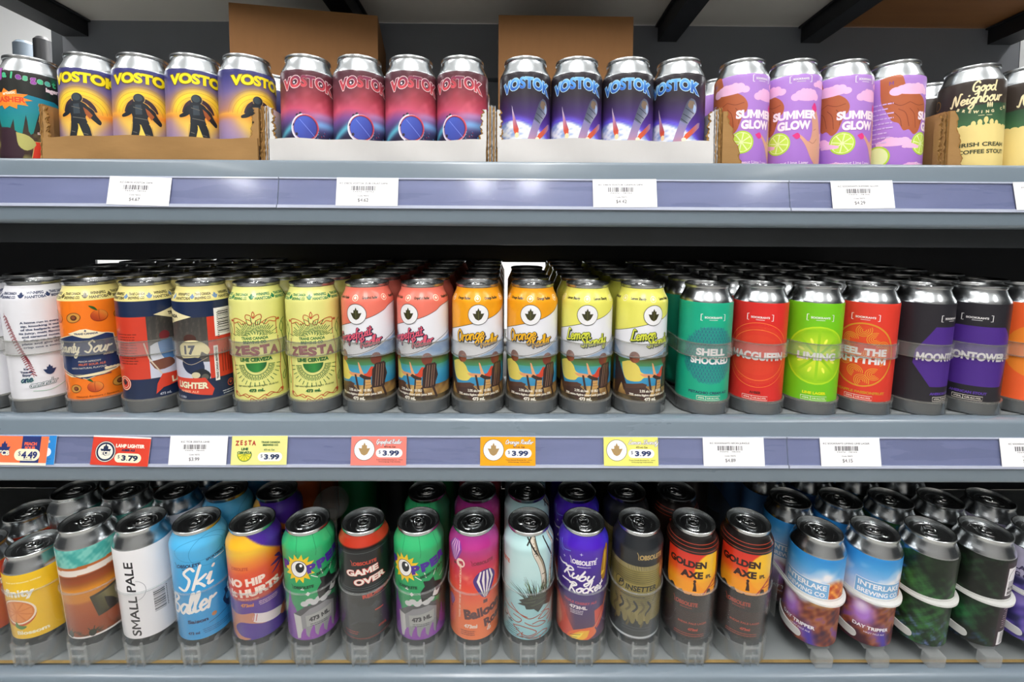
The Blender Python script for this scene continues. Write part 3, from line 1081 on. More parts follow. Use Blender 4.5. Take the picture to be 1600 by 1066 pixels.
def d_peach():
    a = Art()
    a.bg(6, 134, '#f27a1c')
    a.bg(134, 152, '#eddf8e')
    n = '#22335c'
    neck_band(a, '#5b5330', 2)
    peach(a, -33, 112, .85)
    peach(a, -12, 113, 1, True)
    peach(a, 14, 114, 1.08)
    peach(a, 37, 114, 1, True)
    peach(a, 60, 112, 1)
    peach(a, -18, 22, .85, True)
    peach(a, 3, 23, 1)
    peach(a, 28, 25, 1, True)
    peach(a, 48, 27, 1)
    peach(a, -40, 24, 1)
    hexa = [(-38, 84), (-16, 90), (0, 93), (20, 90), (25, 88), (30, 47), (-4, 35), (-22, 42), (-36, 48)]
    cc = (0, 62)
    a.poly([(cc[0] + (p[0] - cc[0]) * 1.07, cc[1] + (p[1] - cc[1]) * 1.05) for p in hexa], '#f3e6c0')
    a.poly([(cc[0] + (p[0] - cc[0]) * 1.035, cc[1] + (p[1] - cc[1]) * 1.025) for p in hexa], '#1c2c50')
    a.poly(hexa, n)
    a.poly([(-20, 93), (-6, 98), (0, 98.5), (18, 91), (2, 86.5), (-4, 87)], '#f3e6c0')
    a.text('TRANS CANADA', -1, 92.5, 2.6, n, w=24, bold=.05)
    a.leaf(-1, 96, 1.4, n)
    a.script('Bounty', -37, 69, 6.8, '#f5ecd0', w=1.8, slant=.25, sx=.74)
    a.script('Sour', -4, 68, 7.6, '#f5ecd0', w=1.9, slant=.3, sx=.92)
    a.text('SERIES', 19, 64.5, 3.0, '#e6ddc4', bold=.04)
    a.text('PEACH APRICOT', 0, 57, 2.2, '#c8c4b8', bold=.02)
    a.text('FRUIT SOUR ALE', 2, 53, 2.8, '#c86a4a', bold=.04)
    a.text('WITH NATURAL FLAVOUR', -2, 48.5, 2.2, '#c8c4b8', bold=.02)
    a.poly([(-34, 42), (-20, 40), (10, 42), (18, 45), (27, 46), (28, 43), (8, 37), (-22, 37)], '#f0e3b8')
    for k in range(4):
        a.ell(16 + k * 4, 45.5, 2.6, 1.8, '#f0e3b8', n=10)
    a.lines([[(-20, 39), (26, 44)], [(-12, 36), (20, 38.5)], [(-34, 44), (-8, 35)]], .9, n)
    a.text('Natural flavours / Saveurs', 4, 11.5, 2.2, '#9a4410', w=44)
    a.greek(38, 62, 12, 9, 3, 1.0, '#c25e10', al='l')
    return a


class Shifted:
    """draws on an Art with everything moved sideways by a number or through a function"""

    def __init__(s, a, d):
        s.a, s.f = a, (d if callable(d) else lambda u: u + d)

    def poly(s, pts, *k, **w):
        s.a.poly([(s.f(u), z) for u, z in pts], *k, **w)

    def ell(s, u, *k, **w):
        s.a.ell(s.f(u), *k, **w)

    def text(s, t, u, *k, **w):
        s.a.text(t, s.f(u), *k, **w)

    def rect(s, u0, u1, *k, **w):
        s.a.rect(s.f(u0), s.f(u1), *k, **w)

    def line(s, L, *k, **w):
        s.a.line([(s.f(u), z) for u, z in L], *k, **w)

    def lines(s, L, *k, **w):
        s.a.lines([[(s.f(u), z) for u, z in l] for l in L], *k, **w)


def lamp_base():
    a = Art()
    a.bg(6, 134, '#1d2c4c')
    a.bg(134, 152, '#eddf90')
    neck_band(a, '#5b5330', 6, '#6f8cb0')
    # u = 0 is the seam between the two shown sides: text panel to the left, goalie picture, barcode panel to the right
    a.rect(-58, 46, 34, 114, lambda u, z: blend(ramp(z, [(34, '#6a6868'), (70, '#55524e'), (112, '#3a3836')]), '#6a6258', np.clip(noise2(u, z, .8, 2) - .5, 0, 1) * 1.6), n=14)
    a.poly([(-58, 34), (46, 34), (46, 56), (-10, 62), (-58, 58)], '#c9ccdc')
    red = '#d23f2a'
    a.rect(-104, -52, 34, 114, red)
    a.rect(46, 96, 34, 114, red)
    a.greek(-76, 92, 28, 12, 3.4, 1.3, '#7d2418', jag=.3, seed=4)
    return a


def d_lamp():
    a = lamp_base()
    n, cr = '#1d2c4c', '#efe6c4'
    # skater in blue
    a.poly([(-50, 76), (-42, 80), (-34, 74), (-30, 60), (-40, 54), (-50, 60)], '#d8dce6', smooth=3)
    a.poly([(-42, 80), (-28, 84), (-18, 74), (-22, 58), (-34, 56), (-40, 66)], '#5a8ac0', smooth=3)
    a.ell(-34, 88, 6, 6, '#7a2c30')
    a.poly([(-52, 56), (-30, 58), (-24, 48), (-44, 44)], '#7a4a38', smooth=3)
    a.line([(-56, 80), (-52, 60), (-40, 38)], 1.4, '#d8c8b0')
    B = Shifted(a, 20)
    # player in cream with number 17
    B.ell(6, 87, 7.5, 6, '#4a2a24')
    B.poly([(-8, 78), (0, 84), (12, 85), (22, 80), (27, 72), (24, 66), (18, 70), (14, 62), (-4, 62), (-8, 70)], '#efe4b0', smooth=3)
    B.text('17', 5, 73, 12, n, bold=.06)
    B.poly([(-4, 62), (16, 62), (20, 46), (12, 40), (0, 44), (-6, 54)], n, smooth=3)
    B.poly([(6, 44), (18, 48), (26, 40), (22, 32), (8, 34)], '#20242c', smooth=3)
    B.ell(10, 40, 5, 4, '#cfc6a4')
    B.ell(20, 37, 4, 4, '#5a5850')
    B.lines([[(-8, 60), (6, 54), (24, 62)]], .7, '#b8a890', smooth=4)
    # ribbon, lozenge
    rb = '#d8422c'
    a.poly([(-46, 26), (-40, 38), (40, 36), (49, 20), (46, 12), (26, 16), (-14, 24), (-40, 20), (-48, 13)], rb)
    a.text('LAMP', -16, 29, 8.5, cr, w=27, bold=.05, rot=4, out='#23222a', outw=.02)
    a.text('LIGHTER', 24, 27, 8.5, cr, w=38, bold=.05, rot=-4, out='#23222a', outw=.02)
    a.text('AMBER ALE', 20, 19, 3, '#f0b090', w=24, bold=.03, rot=-4)
    a.poly([(-44, 116), (-8, 127), (30, 115), (-8, 104)], '#f0e5b4')
    a.text('TRANS CANADA', -8, 115.5, 4.6, '#1a1c24', w=40, bold=.06)
    a.text('BREWING CO.', -8, 110, 2.6, '#1a1c24', bold=.04)
    a.leaf(-8, 121.5, 2.2, '#1a1c24')
    a.text('473 mL', -38, 12, 3.2, '#c8ccd8', bold=.03)
    a.text('5.0% alc./vol.  15 IBU', 0, 11.5, 2.8, '#c8ccd8', bold=.03)
    # left badge
    a.ell(-84, 29, 9.6, 9.6, '#cf3a28')
    a.ring(-84, 29, 8.6, 8.6, 1, '#e8d8c0')
    a.ring(-84, 29, 6, 6, .7, '#e8d8c0')
    a.leaf(-84, 30, 4.4, '#1c2430')
    # barcode panel
    a.rect(54, 76, 88, 124, '#f3f2f2')
    a.barcode(66, 106, 15, 30, vertical=True)
    a.greek(57, 118, 2, 14, 2.4, 1.1, '#303038', al='l')
    a.rect(51, 56, 30, 76, '#f3f0ec')
    a.text('TRANS CANADA BREWING CO.', 53.6, 53, 2.6, '#23222a', w=42, bold=.04, rot=90)
    for k in range(8):
        a.rect(60 + k * 3.6, 61.2 + k * 3.6, 40, 70, '#8c2a1c', layer=60)
    a.ring(70, 23, 4.4, 4.4, 1.1, '#d8623c')
    a.leaf(70, 23.5, 2.6, '#d8623c')
    a.greek(70, 14, 24, 2, 3, 1.2, '#c8ccd8', jag=.1)
    return a


def d_zesta():
    a = Art()
    a.bg(6, 152, lambda u, z: ramp(np.abs(u), [(0, '#ebe88e'), (30, '#e5e486'), (104, '#d9da78')]))
    g, r = '#1d6a34', '#c0502c'
    neck_band(a, '#1f7a4a', -1)
    # scrolls
    for s in (-.74, .74):
        a.lines([[(0, 113), (s * 5, 117), (s * 11, 118), (s * 12, 113), (s * 6, 111), (s * 2, 107), (s * 6, 105), (s * 12, 108), (s * 22, 112), (s * 30, 113), (s * 35, 112), (s * 37, 109)],
                 [(s * 12, 108), (s * 18, 105.5), (s * 24, 109), (s * 33, 107), (s * 38, 110)], [(0, 122), (s * 2, 118), (0, 114)],
                 [(s * 36, 112), (s * 35, 100), (s * 37, 86), (s * 41, 74), (s * 41, 60), (s * 39, 44), (s * 41, 26), (s * 42, 16)],
                 [(0, 5), (s * 5, 8), (s * 11, 10), (s * 12, 6), (s * 6, 6)], [(0, 9), (s * 6, 12), (s * 12, 14), (s * 16, 11), (s * 24, 14), (s * 34, 12), (s * 42, 15)],
                 [(s * 12, 12), (s * 20, 16), (s * 30, 13), (s * 38, 18), (s * 43, 17), (s * 41, 12)]], .9, r, smooth=4)
        a.lines([[(s * 46, 106), (s * 50, 100), (s * 46, 92), (s * 42, 98), (s * 46, 106), (s * 53, 110)], [(s * 46, 92), (s * 50, 80), (s * 46, 66), (s * 50, 50), (s * 54, 40), (s * 47, 28), (s * 44, 34), (s * 50, 40)], [(s * 47, 66), (s * 54, 74)]], 1.0, '#4f8a34', smooth=4)
        a.ell(s * 40, 110, 1.6, 1.6, r)
        a.ell(s * 41, 17, 2.0, 2.0, r)
    L1, L2 = [], []
    for k in range(1, 32):
        t = pi * k / 32
        m = 1.0 if k % 2 else .72
        r0 = 9 + 2 * (k % 3)
        L1 += [[((r0 + q0) * cos(t), 84 + (r0 + q0) * sin(t)), ((r0 + q1) * cos(t), 84 + (r0 + q1) * sin(t))] for q0, q1 in ((0, 4 * m), (5 * m, 9 * m), (10 * m, 18 * m)) if r0 + q1 < 34]
        L2 += [[(14 * cos(t), 55 - 14 * sin(t)), (20 * m * 1.1 * cos(t), 55 - 20 * m * 1.1 * sin(t))], [(22 * m * 1.1 * cos(t), 55 - 22 * m * 1.1 * sin(t)), (30 * m * cos(t), 55 - 30 * m * sin(t))]]
    a.lines(L1 + L2, .8, g)
    a.rect(-27, 27, 80.5, 91, '#e9e78c')
    a.text('TRANS CANADA', 0, 88, 4.0, g, w=31, bold=.05)
    a.text('BREWING CO.', 0, 83, 4.0, g, w=27, bold=.05)
    for i, ch in enumerate('ZESTA'):
        a.text(ch, -22 + i * 11, 72 + (1.2 if i % 2 else -.4), 11.8, '#8e2a28', w=10.6, bold=.06, out='#6a2420', outw=.015, rot=(-3, 4, -2, 2, -3)[i])
    a.text('LIME CERVEZA', 0, 60.5, 5.0, g, w=38, bold=.05)
    a.ell(0, 56, 12, 12, lambda u, z: ramp(u, [(-12, '#1c6a2c'), (2, '#2f8a3a'), (12, '#1a5a2c')]), a0=180, a1=360)
    a.text('Lager extra légère / Extra-légère  4% alc./vol.', 0, 26.5, 2.4, '#5a6a3c', w=50, bold=.02)
    a.text('473 mL', -1, 20.5, 4.2, g, w=18, bold=.06)
    return a


def d_radler(kind):
    top, name1, name2, ink, neck = {
        'grapefruit': ('#ee7a68', 'Grapefruit', 'Radler', '#dc5a70', 'Grapefruit Radler'),
        'orange': ('#f2a31c', 'Orange', 'Radler', '#eeb41c', 'Orange Radler'),
        'lemon': ('#e9e56a', 'Lemon', 'Shandy', '#d8dc48', 'Lemon Shandy')}[kind]
    a = Art()
    a.bg(6, 152, '#e9e9f0')
    line = spline([(-104, 84), (-70, 92), (-46, 97), (-24, 103), (0, 110), (20, 116), (36, 123), (52, 131), (104, 136)], 6)
    a.poly([(-104, 152)] + [tuple(p) for p in line] + [(104, 152)], top)
    a.line(line, .7, '#3a3a3c')
    dk = '#35301e'
    for k in range(-2, 3):
        a.ring(k * 38, 139.5, 3.6, 3.6, .7, '#f6ead0')
        a.leaf(k * 38, 139.5, 2, '#f6ead0')
        a.text(neck, k * 38 + 19, 140, 3.4, dk, w=20, bold=.05)
    # scenery behind the band
    sea = lambda u, z: ramp(z + np.sin(u * .3) * .6, [(26, '#2f86b4'), (46, '#3f9cc4'), (54, '#4a9a90'), (58, '#3a7a50')])
    a.rect(-104, 104, 26, 62, sea, n=10)
    a.poly([(-104, 62), (-104, 78), (-60, 82), (-36, 64), (0, 66), (22, 74), (40, 84), (70, 92), (104, 80), (104, 62)], lambda u, z: ramp(z + 2 * np.sin(u * .2), [(62, '#c8d8ec'), (74, '#7fa8dc'), (92, '#b8cce8')]))
    a.line([(-30, 64), (0, 68), (20, 75), (40, 86), (60, 94)], .7, '#4a4a50', smooth=5)
    a.poly([(-104, 60), (-60, 64), (-30, 60.5), (-14, 62), (4, 66), (20, 67), (40, 65), (70, 61), (104, 60)], '#55582c', smooth=3)
    a.rect(-104, 104, 54, 61.5, lambda u, z: ramp(z, [(54, '#3f8a5c'), (62, '#5a6a34')]), n=3)
    a.rect(-104, 104, 6, 28, lambda u, z: ramp(noise2(u, z, .1, 1), [(.2, '#6a4c30'), (.5, '#a07c48'), (.8, '#c8a462')]), n=8)
    a.rect(-104, 104, 6, 14, lambda u, z: ramp(noise2(u, z, .15, 5), [(.2, '#3a2e20'), (.7, '#65563a')]), n=4)
    br, b2 = '#3a2620', '#54382c'
    # man in yellow seated left
    a.poly([(-38, 56), (-26, 60), (-16, 54), (-12, 46), (-2, 43), (6, 42), (5, 39), (-8, 39), (-14, 34), (-30, 34), (-36, 44)], '#e3cf62', smooth=3)
    a.poly([(-14, 44), (-2, 44), (9, 42), (7, 39.5), (-8, 40)], '#e09a6a', smooth=3)
    a.ell(-21, 65, 6.6, 7.4, '#7c3a28')
    a.ell(-19, 63, 4.4, 5, '#9a5438')
    a.poly([(-48, 56), (-42, 56), (-30, 28), (-10, 24), (-6, 12), (-12, 12), (-34, 20)], br)
    a.poly([(-34, 28), (-10, 32), (-4, 30), (-6, 26), (-30, 20)], b2)
    a.poly([(-52, 60), (-46, 62), (-36, 34), (-44, 14), (-52, 14)], br)
    a.poly([(-34, 22), (-6, 27), (2, 20), (-2, 9), (-10, 9), (-16, 16), (-30, 14)], '#46302a')
    S = Shifted(a, lambda u: u if u < -10 else -10 + (u + 10) * .62)
    # reaching arm and red sleeve
    S.poly([(8, 58), (11, 57), (18, 45), (24, 42), (34, 52), (38, 48), (26, 36), (16, 38), (12, 44)], '#e2a070', smooth=2)
    S.poly([(20, 43), (26, 44), (34, 52), (40, 50), (36, 40), (24, 37)], '#cf4428', smooth=2)
    S.ell(45, 62, 7, 8, '#7c3a28')
    # slatted chair on the right
    S.poly([(36, 48), (44, 56), (62, 57), (68, 40), (58, 24), (34, 24)], br)
    for k in range(5):
        S.line([(38 + k * 5.4, 26), (43 + k * 5, 54)], 2.6, '#4a2e28' if k % 2 else '#2e1c1a')
    S.lines([[(41 + k * 5.2, 26), (45.6 + k * 5, 54)] for k in range(4)], .6, '#9a7a62')
    S.poly([(0, 42), (4, 42), (10, 22), (6, 20)], br)
    S.poly([(20, 40), (23, 40), (19, 14), (16, 14)], br)
    S.poly([(10, 40), (14, 43), (24, 40), (34, 38), (33, 35), (20, 36)], br)
    S.rect(22, 33, 25, 35, '#c99a58')
    S.lines([[(22, 28), (33, 28)], [(22, 31.5), (33, 31.5)]], .6, '#8a5c30')
    S.line([(34, 24), (38, 14), (36, 12)], 3, br)
    S.line([(56, 26), (64, 12)], 3, br)
    # words
    ol = '#1f2440' if kind != 'lemon' else '#2a3a20'
    a.ell(1, 119.5, 13.2, 13.2, '#3a3a3c')
    a.ell(1, 119.5, 12.5, 12.5, '#f1f0f2')
    a.leaf(1, 118.5, 7.6, '#3c3a1e')
    a.line([(1, 112), (1, 124)], .5, '#6a6a34')
    if kind == 'grapefruit':
        a.script(name1, -28, 81, 6.0, ink, w=1.5, rot=15, slant=.22, out=ol, outw=1.3, sh=(.8, -.8), sx=1.02)
        a.script(name2, 5, 77, 6.0, ink, w=1.5, rot=12, slant=.22, out=ol, outw=1.3, sh=(.8, -.8), sx=.86)
    elif kind == 'orange':
        a.script(name1, -28, 84, 7.2, ink, w=1.7, rot=10, slant=.2, out=ol, outw=1.4, sh=(.9, -.9), sx=.9)
        a.script(name2, 3, 78, 6.3, ink, w=1.6, rot=13, slant=.2, out=ol, outw=1.4, sh=(.9, -.9), sx=.78)
    else:
        a.script(name1, -27, 86, 7.0, ink, w=1.7, rot=8, slant=.2, out=ol, outw=1.4, sh=(.9, -.9), sx=.95)
        a.script(name2, -6, 78, 6.3, ink, w=1.6, rot=11, slant=.2, out=ol, outw=1.4, sh=(.9, -.9), sx=.88)
    wt = '#f4efe0'
    a.text('2.5% alc./vol.  10 IBU', 2, 21.5, 3.4, wt, w=30, bold=.03)
    a.text('70% extra-légère mixed with juice 30%', 2, 16.2, 3.0, wt, w=56, bold=.03)
    a.text('473 mL', 1, 10.8, 4.2, wt, w=16, bold=.05)
    return a


def d_plain(base, words, sub, subcol, u0=0, motif=None, tz=67, th=9.5, w=None):
    a = Art()
    a.bg(8, 135.5, base)
    if motif:
        motif(a, u0)
    bezel_text(a, "SOOKRAM'S", u0, 117, 30)
    n = len(words)
    for i, t in enumerate(words):
        a.text(t, u0, tz + ((n - 1) / 2 - i) * (th + 1.5), th, '#f4f0f2', w=(w[i] if w else None), bold=.05)
    a.text(sub, u0, 19, 3.6, subcol, bold=.05, w=min(60, len(sub) * 2.7))
    foot_boxes(a, u0, 12, '#f0e8dc')
    return a


def m_scales(a, u0):
    a.ell(u0, 68, 35, 38, '#1fa08a')
    L = []
    for r in range(-9, 10):
        for c in range(-9, 10):
            x, z = c * 4.2 + (2.1 if r % 2 else 0), r * 4.2
            if (x / 34) ** 2 + (z / 37) ** 2 < 1:
                L.append([(u0 + x - 2, 68 + z + 2.6), (u0 + x - 1.6, 68 + z - .6), (u0 + x, 68 + z - 2.6), (u0 + x + 1.6, 68 + z - .6), (u0 + x + 2, 68 + z + 2.6)])
                L.append([(u0 + x - .6, 68 + z + 1.6), (u0 + x, 68 + z - .8), (u0 + x + .6, 68 + z + 1.6)])
    a.lines(L, .55, '#35557e')


def m_rings(a, u0):
    a.ell(u0, 68, 37, 38, '#dc3a28')
    a.ring(u0, 68, 40, 42, .6, '#f08a3c', n=60)
    a.ring(u0, 68, 35, 33, .6, '#f08a3c', n=60)
    a.lines([[(u0 + k * 1.4, 68 + 26 * (1 - (k / 22) ** 2) ** .5), (u0 + k * 1.4, 68 - 26 * (1 - (k / 22) ** 2) ** .5)] for k in range(-14, 15)], .22, '#e85a30')
    rr = random.Random(2)
    for k in range(60):
        t = rr.random() * 2 * pi
        q = rr.uniform(.9, 1.1)
        a.ell(u0 + 37 * q * cos(t), 68 + 37.5 * q * sin(t), .5, .5, '#e4562c', n=6, layer=50)


def m_lime(a, u0):
    a.ell(u0, 68, 37, 38, '#b9e024')
    a.ell(u0, 68, 35, 36, '#97d01c')
    for k in range(8):
        t = radians(k * 45 + 22)
        c, s_ = cos(t), sin(t)
        pts = [(u0 + 4 * c, 68 + 4 * s_), (u0 + 32 * cos(t - .34), 68 + 33 * sin(t - .34)), (u0 + 34 * c, 68 + 35 * s_), (u0 + 32 * cos(t + .34), 68 + 33 * sin(t + .34))]
        a.poly(pts, lambda u, z: ramp(np.hypot(u - u0, z - 68), [(4, '#e6f03c'), (20, '#b4dc28'), (36, '#86c81c')]), layer=20)
        a.ell(u0 + 20 * c, 68 + 20 * s_, 1.6, 4, '#eef45a', rot=math.degrees(t) + 90, n=12, layer=21)


def m_swirl(a, u0):
    a.ell(u0, 68, 33, 39, '#de4a28')
    a.ring(u0, 68, 35, 41, 2, '#d8922c', n=60)
    rr = random.Random(8)
    for k, (cx, cz) in enumerate([(-14, 20), (12, 22), (-2, 2), (-18, -6), (18, -4), (-6, -22), (14, -24), (0, 32), (-22, 8), (22, 10), (2, -34)]):
        for q in range(1, 5):
            a.ring(u0 + cx, 68 + cz, q * 2.2, q * 1.9, .75, '#e2a034', rot=30 * k, n=16, a0=40 * k, a1=40 * k + 260, layer=30 + k % 3)


def m_octagon(a, u0):
    a.poly([(u0 - 20, 106), (u0 + 32, 106), (u0 + 44, 92), (u0 + 46, 68), (u0 + 36, 28), (u0 - 20, 28), (u0 - 40, 58), (u0 - 38, 76)], '#4b2a86')


def m_none(a, u0):
    a.ell(u0 - 14, 74, 36, 36, '#f0862c')
    a.ell(u0 - 2, 60, 16, 20, '#f4a03a')


# ---- bottom row ----
def obsolete(a, u, z, c, h=4.2, w=27, sub=True):
    a.text('OBSOLETE', u, z, h, c, w=w, bold=.05)
    a.line([(u - w / 2 - 3, z + h * .9), (u - w / 2 - 1.2, z + h * .3), (u - w / 2 - 1.4, z - h * .5), (u - w / 2 + .6, z - h * .5)], .8, c)
    if sub:
        a.text('BREWING CO.', u, z - h * .95, 1.5, c, w=w * .55, bold=.03)


def d_orange_slice():
    a = Art(short=35)
    a.bg(8, 100.5, '#f0c222')
    a.text('fruit and blossom witbier', 4, 90, 2.2, '#fbeeb8', w=38)
    a.text('Infinity', -8, 75, 12, '#f8f2e4', w=46, bold=.05)
    a.ell(-8, 46, 22, 20, '#c85a24')
    a.ell(-7, 47.5, 21, 18, '#f2e0c8')
    a.ell(-7, 47.5, 19, 16, '#dd8038')
    for k in range(9):
        t = radians(k * 40)
        a.poly([(-7 + 2 * cos(t), 47.5 + 1.8 * sin(t)), (-7 + 17.5 * cos(t - .28), 47.5 + 14.6 * sin(t - .28)), (-7 + 17.5 * cos(t + .28), 47.5 + 14.6 * sin(t + .28))], '#e8924a', layer=30)
    a.poly([(-10, 34), (-6, 28), (2, 26), (-4, 22), (-12, 26)], '#5a8a3c', smooth=3)
    a.text('Blossom', 6, 17, 5.6, '#f8efcf', w=34, bold=.04)
    return a


def d_room():
    a = Art()

    def f(u, z):
        zz = z - .04 * u
        c = ramp(zz, [(8, '#8e4420'), (34, '#a24e24'), (58, '#b4602a'), (62, '#d08428'), (78, '#d98c24'), (86, '#a05a22'), (90, '#9a4a22'), (98, '#86401f'), (100, '#c9784a')])
        t = ramp(noise2(u, z, .2, 3), [(.3, '#3fa49c'), (.7, '#7cc8bc')])
        c = np.where((zz > 112)[..., None], t, c)
        c = np.where(((zz > 108) & (zz <= 112))[..., None], srgb('#b9652c'), c)
        c = np.where(((zz > 100) & (zz <= 108))[..., None], srgb('#e6dcd2'), c)
        return blend(c, '#2c3424', np.clip(noise2(u, z, .3, 9) - .45, 0, 1) * 3 * np.clip((20 - z) / 8, 0, 1))
    a.bg(8, 135.5, f, step=1.2)
    a.rect(-104, 104, 8, 10.5, '#efeae6')
    a.rect(-45, -42.5, 8, 132, '#f3efec')
    a.poly([(-6, 66), (44, 76), (44, 40), (0, 34)], '#3a3420')
    a.poly([(-3, 63.5), (44, 73), (44, 43), (2.5, 37)], lambda u, z: ramp(u + (z - 55) * .4, [(0, '#3b3a24'), (14, '#8a7f50'), (30, '#5d5a34')]))
    a.poly([(8, 58), (16, 52), (22, 44), (30, 42), (26, 38), (12, 38)], '#241c14', smooth=3)
    for u in (-34, -8, 40):
        a.ell(u, 14, 4, 5, '#1f2a1c', n=12)
        a.lines([[(u, 14), (u - 4, 22)], [(u, 14), (u + 3, 23)], [(u, 14), (u + 7, 19)]], 1, '#2c3a22')
    return a


def d_smallpale():
    a = Art()
    a.bg(8, 135.5, '#eeecee')
    k = '#1d1b1f'
    a.text('SMALL PALE', -19, 66, 11, k, w=108, bold=.02, rot=90, shear=.08)
    a.ring(-15, 78, 12, 14, .5, '#8a8890', a0=-80, a1=80)
    a.barcode(10, 55, 13, 30, k, vertical=True)
    a.greek(18, 70, 1.6, 12, 2.6, 1.2, k, al='l')
    a.text('BOLD AND LIGHT · 473 ML', 42, 86, 3, '#55545c', w=54, rot=90)
    a.line([(48, 10), (48, 130)], .8, '#3a3a40')
    return a


def d_ski():
    a = Art()
    a.bg(6, 152, lambda u, z: ramp(z + u * .2, [(8, '#2a9ad8'), (90, '#2f9edb'), (140, '#58b8ea')]))
    n = '#123a66'
    a.ring(0, 132, 30, 14, .5, '#2a84bc')
    a.ring(14, 128, 26, 20, .5, '#2a84bc')
    obsolete(a, -14, 114, n, 5, 28)
    a.text('SPORTSBALL ALE', 22, 118, 3.4, n, w=32, bold=.05, rot=7)
    a.rect(15, 30, 113, 114.2, '#d8ecf6')
    a.script('Ski', -30, 78, 15.5, '#f4f0ec', w=3.4, slant=.28, rot=5, sx=1.05)
    a.script('Baller', -47, 43, 14, '#f4f0ec', w=3.4, slant=.28, rot=6, sx=.88)
    a.text('Saison', -10, 33, 5.5, n, w=24, bold=.06)
    a.ell(9, 36, 3, 3, '#c8844a')
    a.poly([(24, 60), (33, 62), (37, 54), (34, 46), (38, 38), (32, 36), (30, 31), (24, 38), (21, 47), (25, 53)], n, smooth=3)
    a.ell(29, 47, 3.6, 5, '#2f9edb')
    a.lines([[(2, 26), (22, 31), (50, 36)], [(24, 35), (40, 32)]], .7, n)
    a.text('473 ml', -16, 16, 4.2, n, bold=.06)
    a.greek(16, 19, 44, 3, 2.6, .9, '#1d568a')
    a.poly([(40, 106), (56, 110), (56, 100), (44, 98)], '#16324e')
    return a


def d_hip():
    a = Art()

    def f(u, z):
        c = ramp(z - u * .15, [(64, '#c43a22'), (84, '#d8402a'), (104, '#e4562a'), (118, '#ef8a2c'), (132, '#f6c02c'), (150, '#f4b42a')])
        pur = ramp(z, [(8, '#4a2c92'), (60, '#5a2f96'), (152, '#4a2a94')])
        k = np.clip(((u - 20) * 1.0 + (z - 128) * 1.35) / 3, 0, 1) * (z > 104)
        c = blend(c, pur, k)
        return blend(c, pur, np.clip((66 - z) / 4, 0, 1))
    a.bg(6, 152, f, step=1.6)
    p = '#4a2470'
    obsolete(a, -20, 110, '#c8481f', 4.6, 22, False)
    # palm
    a.line([(56, 60), (46, 84), (38, 100)], 3, p, smooth=4)
    for t in (200, 165, 130, 95, 60, 20, 235):
        t = radians(t)
        a.poly([(38, 100), (38 + 11 * cos(t) + 2, 100 + 11 * sin(t) + 3), (38 + 22 * cos(t), 100 + 20 * sin(t) - 3), (38 + 11 * cos(t), 100 + 11 * sin(t) - 2)], p, smooth=3)
    tx = '#f6dccf'
    a.text('NO HIP', -16, 90, 11.5, tx, w=52, bold=.06, rot=4, sx=1)
    a.text('It HURTS', -4, 76, 12, tx, w=64, bold=.06, rot=5)
    a.text('PASSION LAGER', -12, 66, 2.8, '#e0a088', bold=.04)
    a.text('473ml', -14, 57.5, 5.2, '#e0863a', bold=.05)
    a.greek(12, 60, 24, 3, 2.4, .9, '#e8c8d0', jag=.1)
    a.poly([(-46, 52), (-30, 44), (-8, 46), (-4, 40), (8, 38), (14, 30), (6, 26), (-8, 30), (-24, 32), (-34, 22), (-26, 12), (-12, 8), (-30, 6), (-44, 20)], '#c9866a', smooth=3)
    a.poly([(-6, 45), (8, 40), (30, 34), (28, 24), (8, 26), (-8, 33)], '#e8dcdc', smooth=3)
    a.lines([[(-6, 44), (-8, 34)], [(-3, 43), (-5, 33)]], .9, '#c03a3a')
    a.poly([(30, 34), (44, 38), (54, 34), (46, 28), (34, 20), (26, 24)], '#d07a58', smooth=3)
    return a


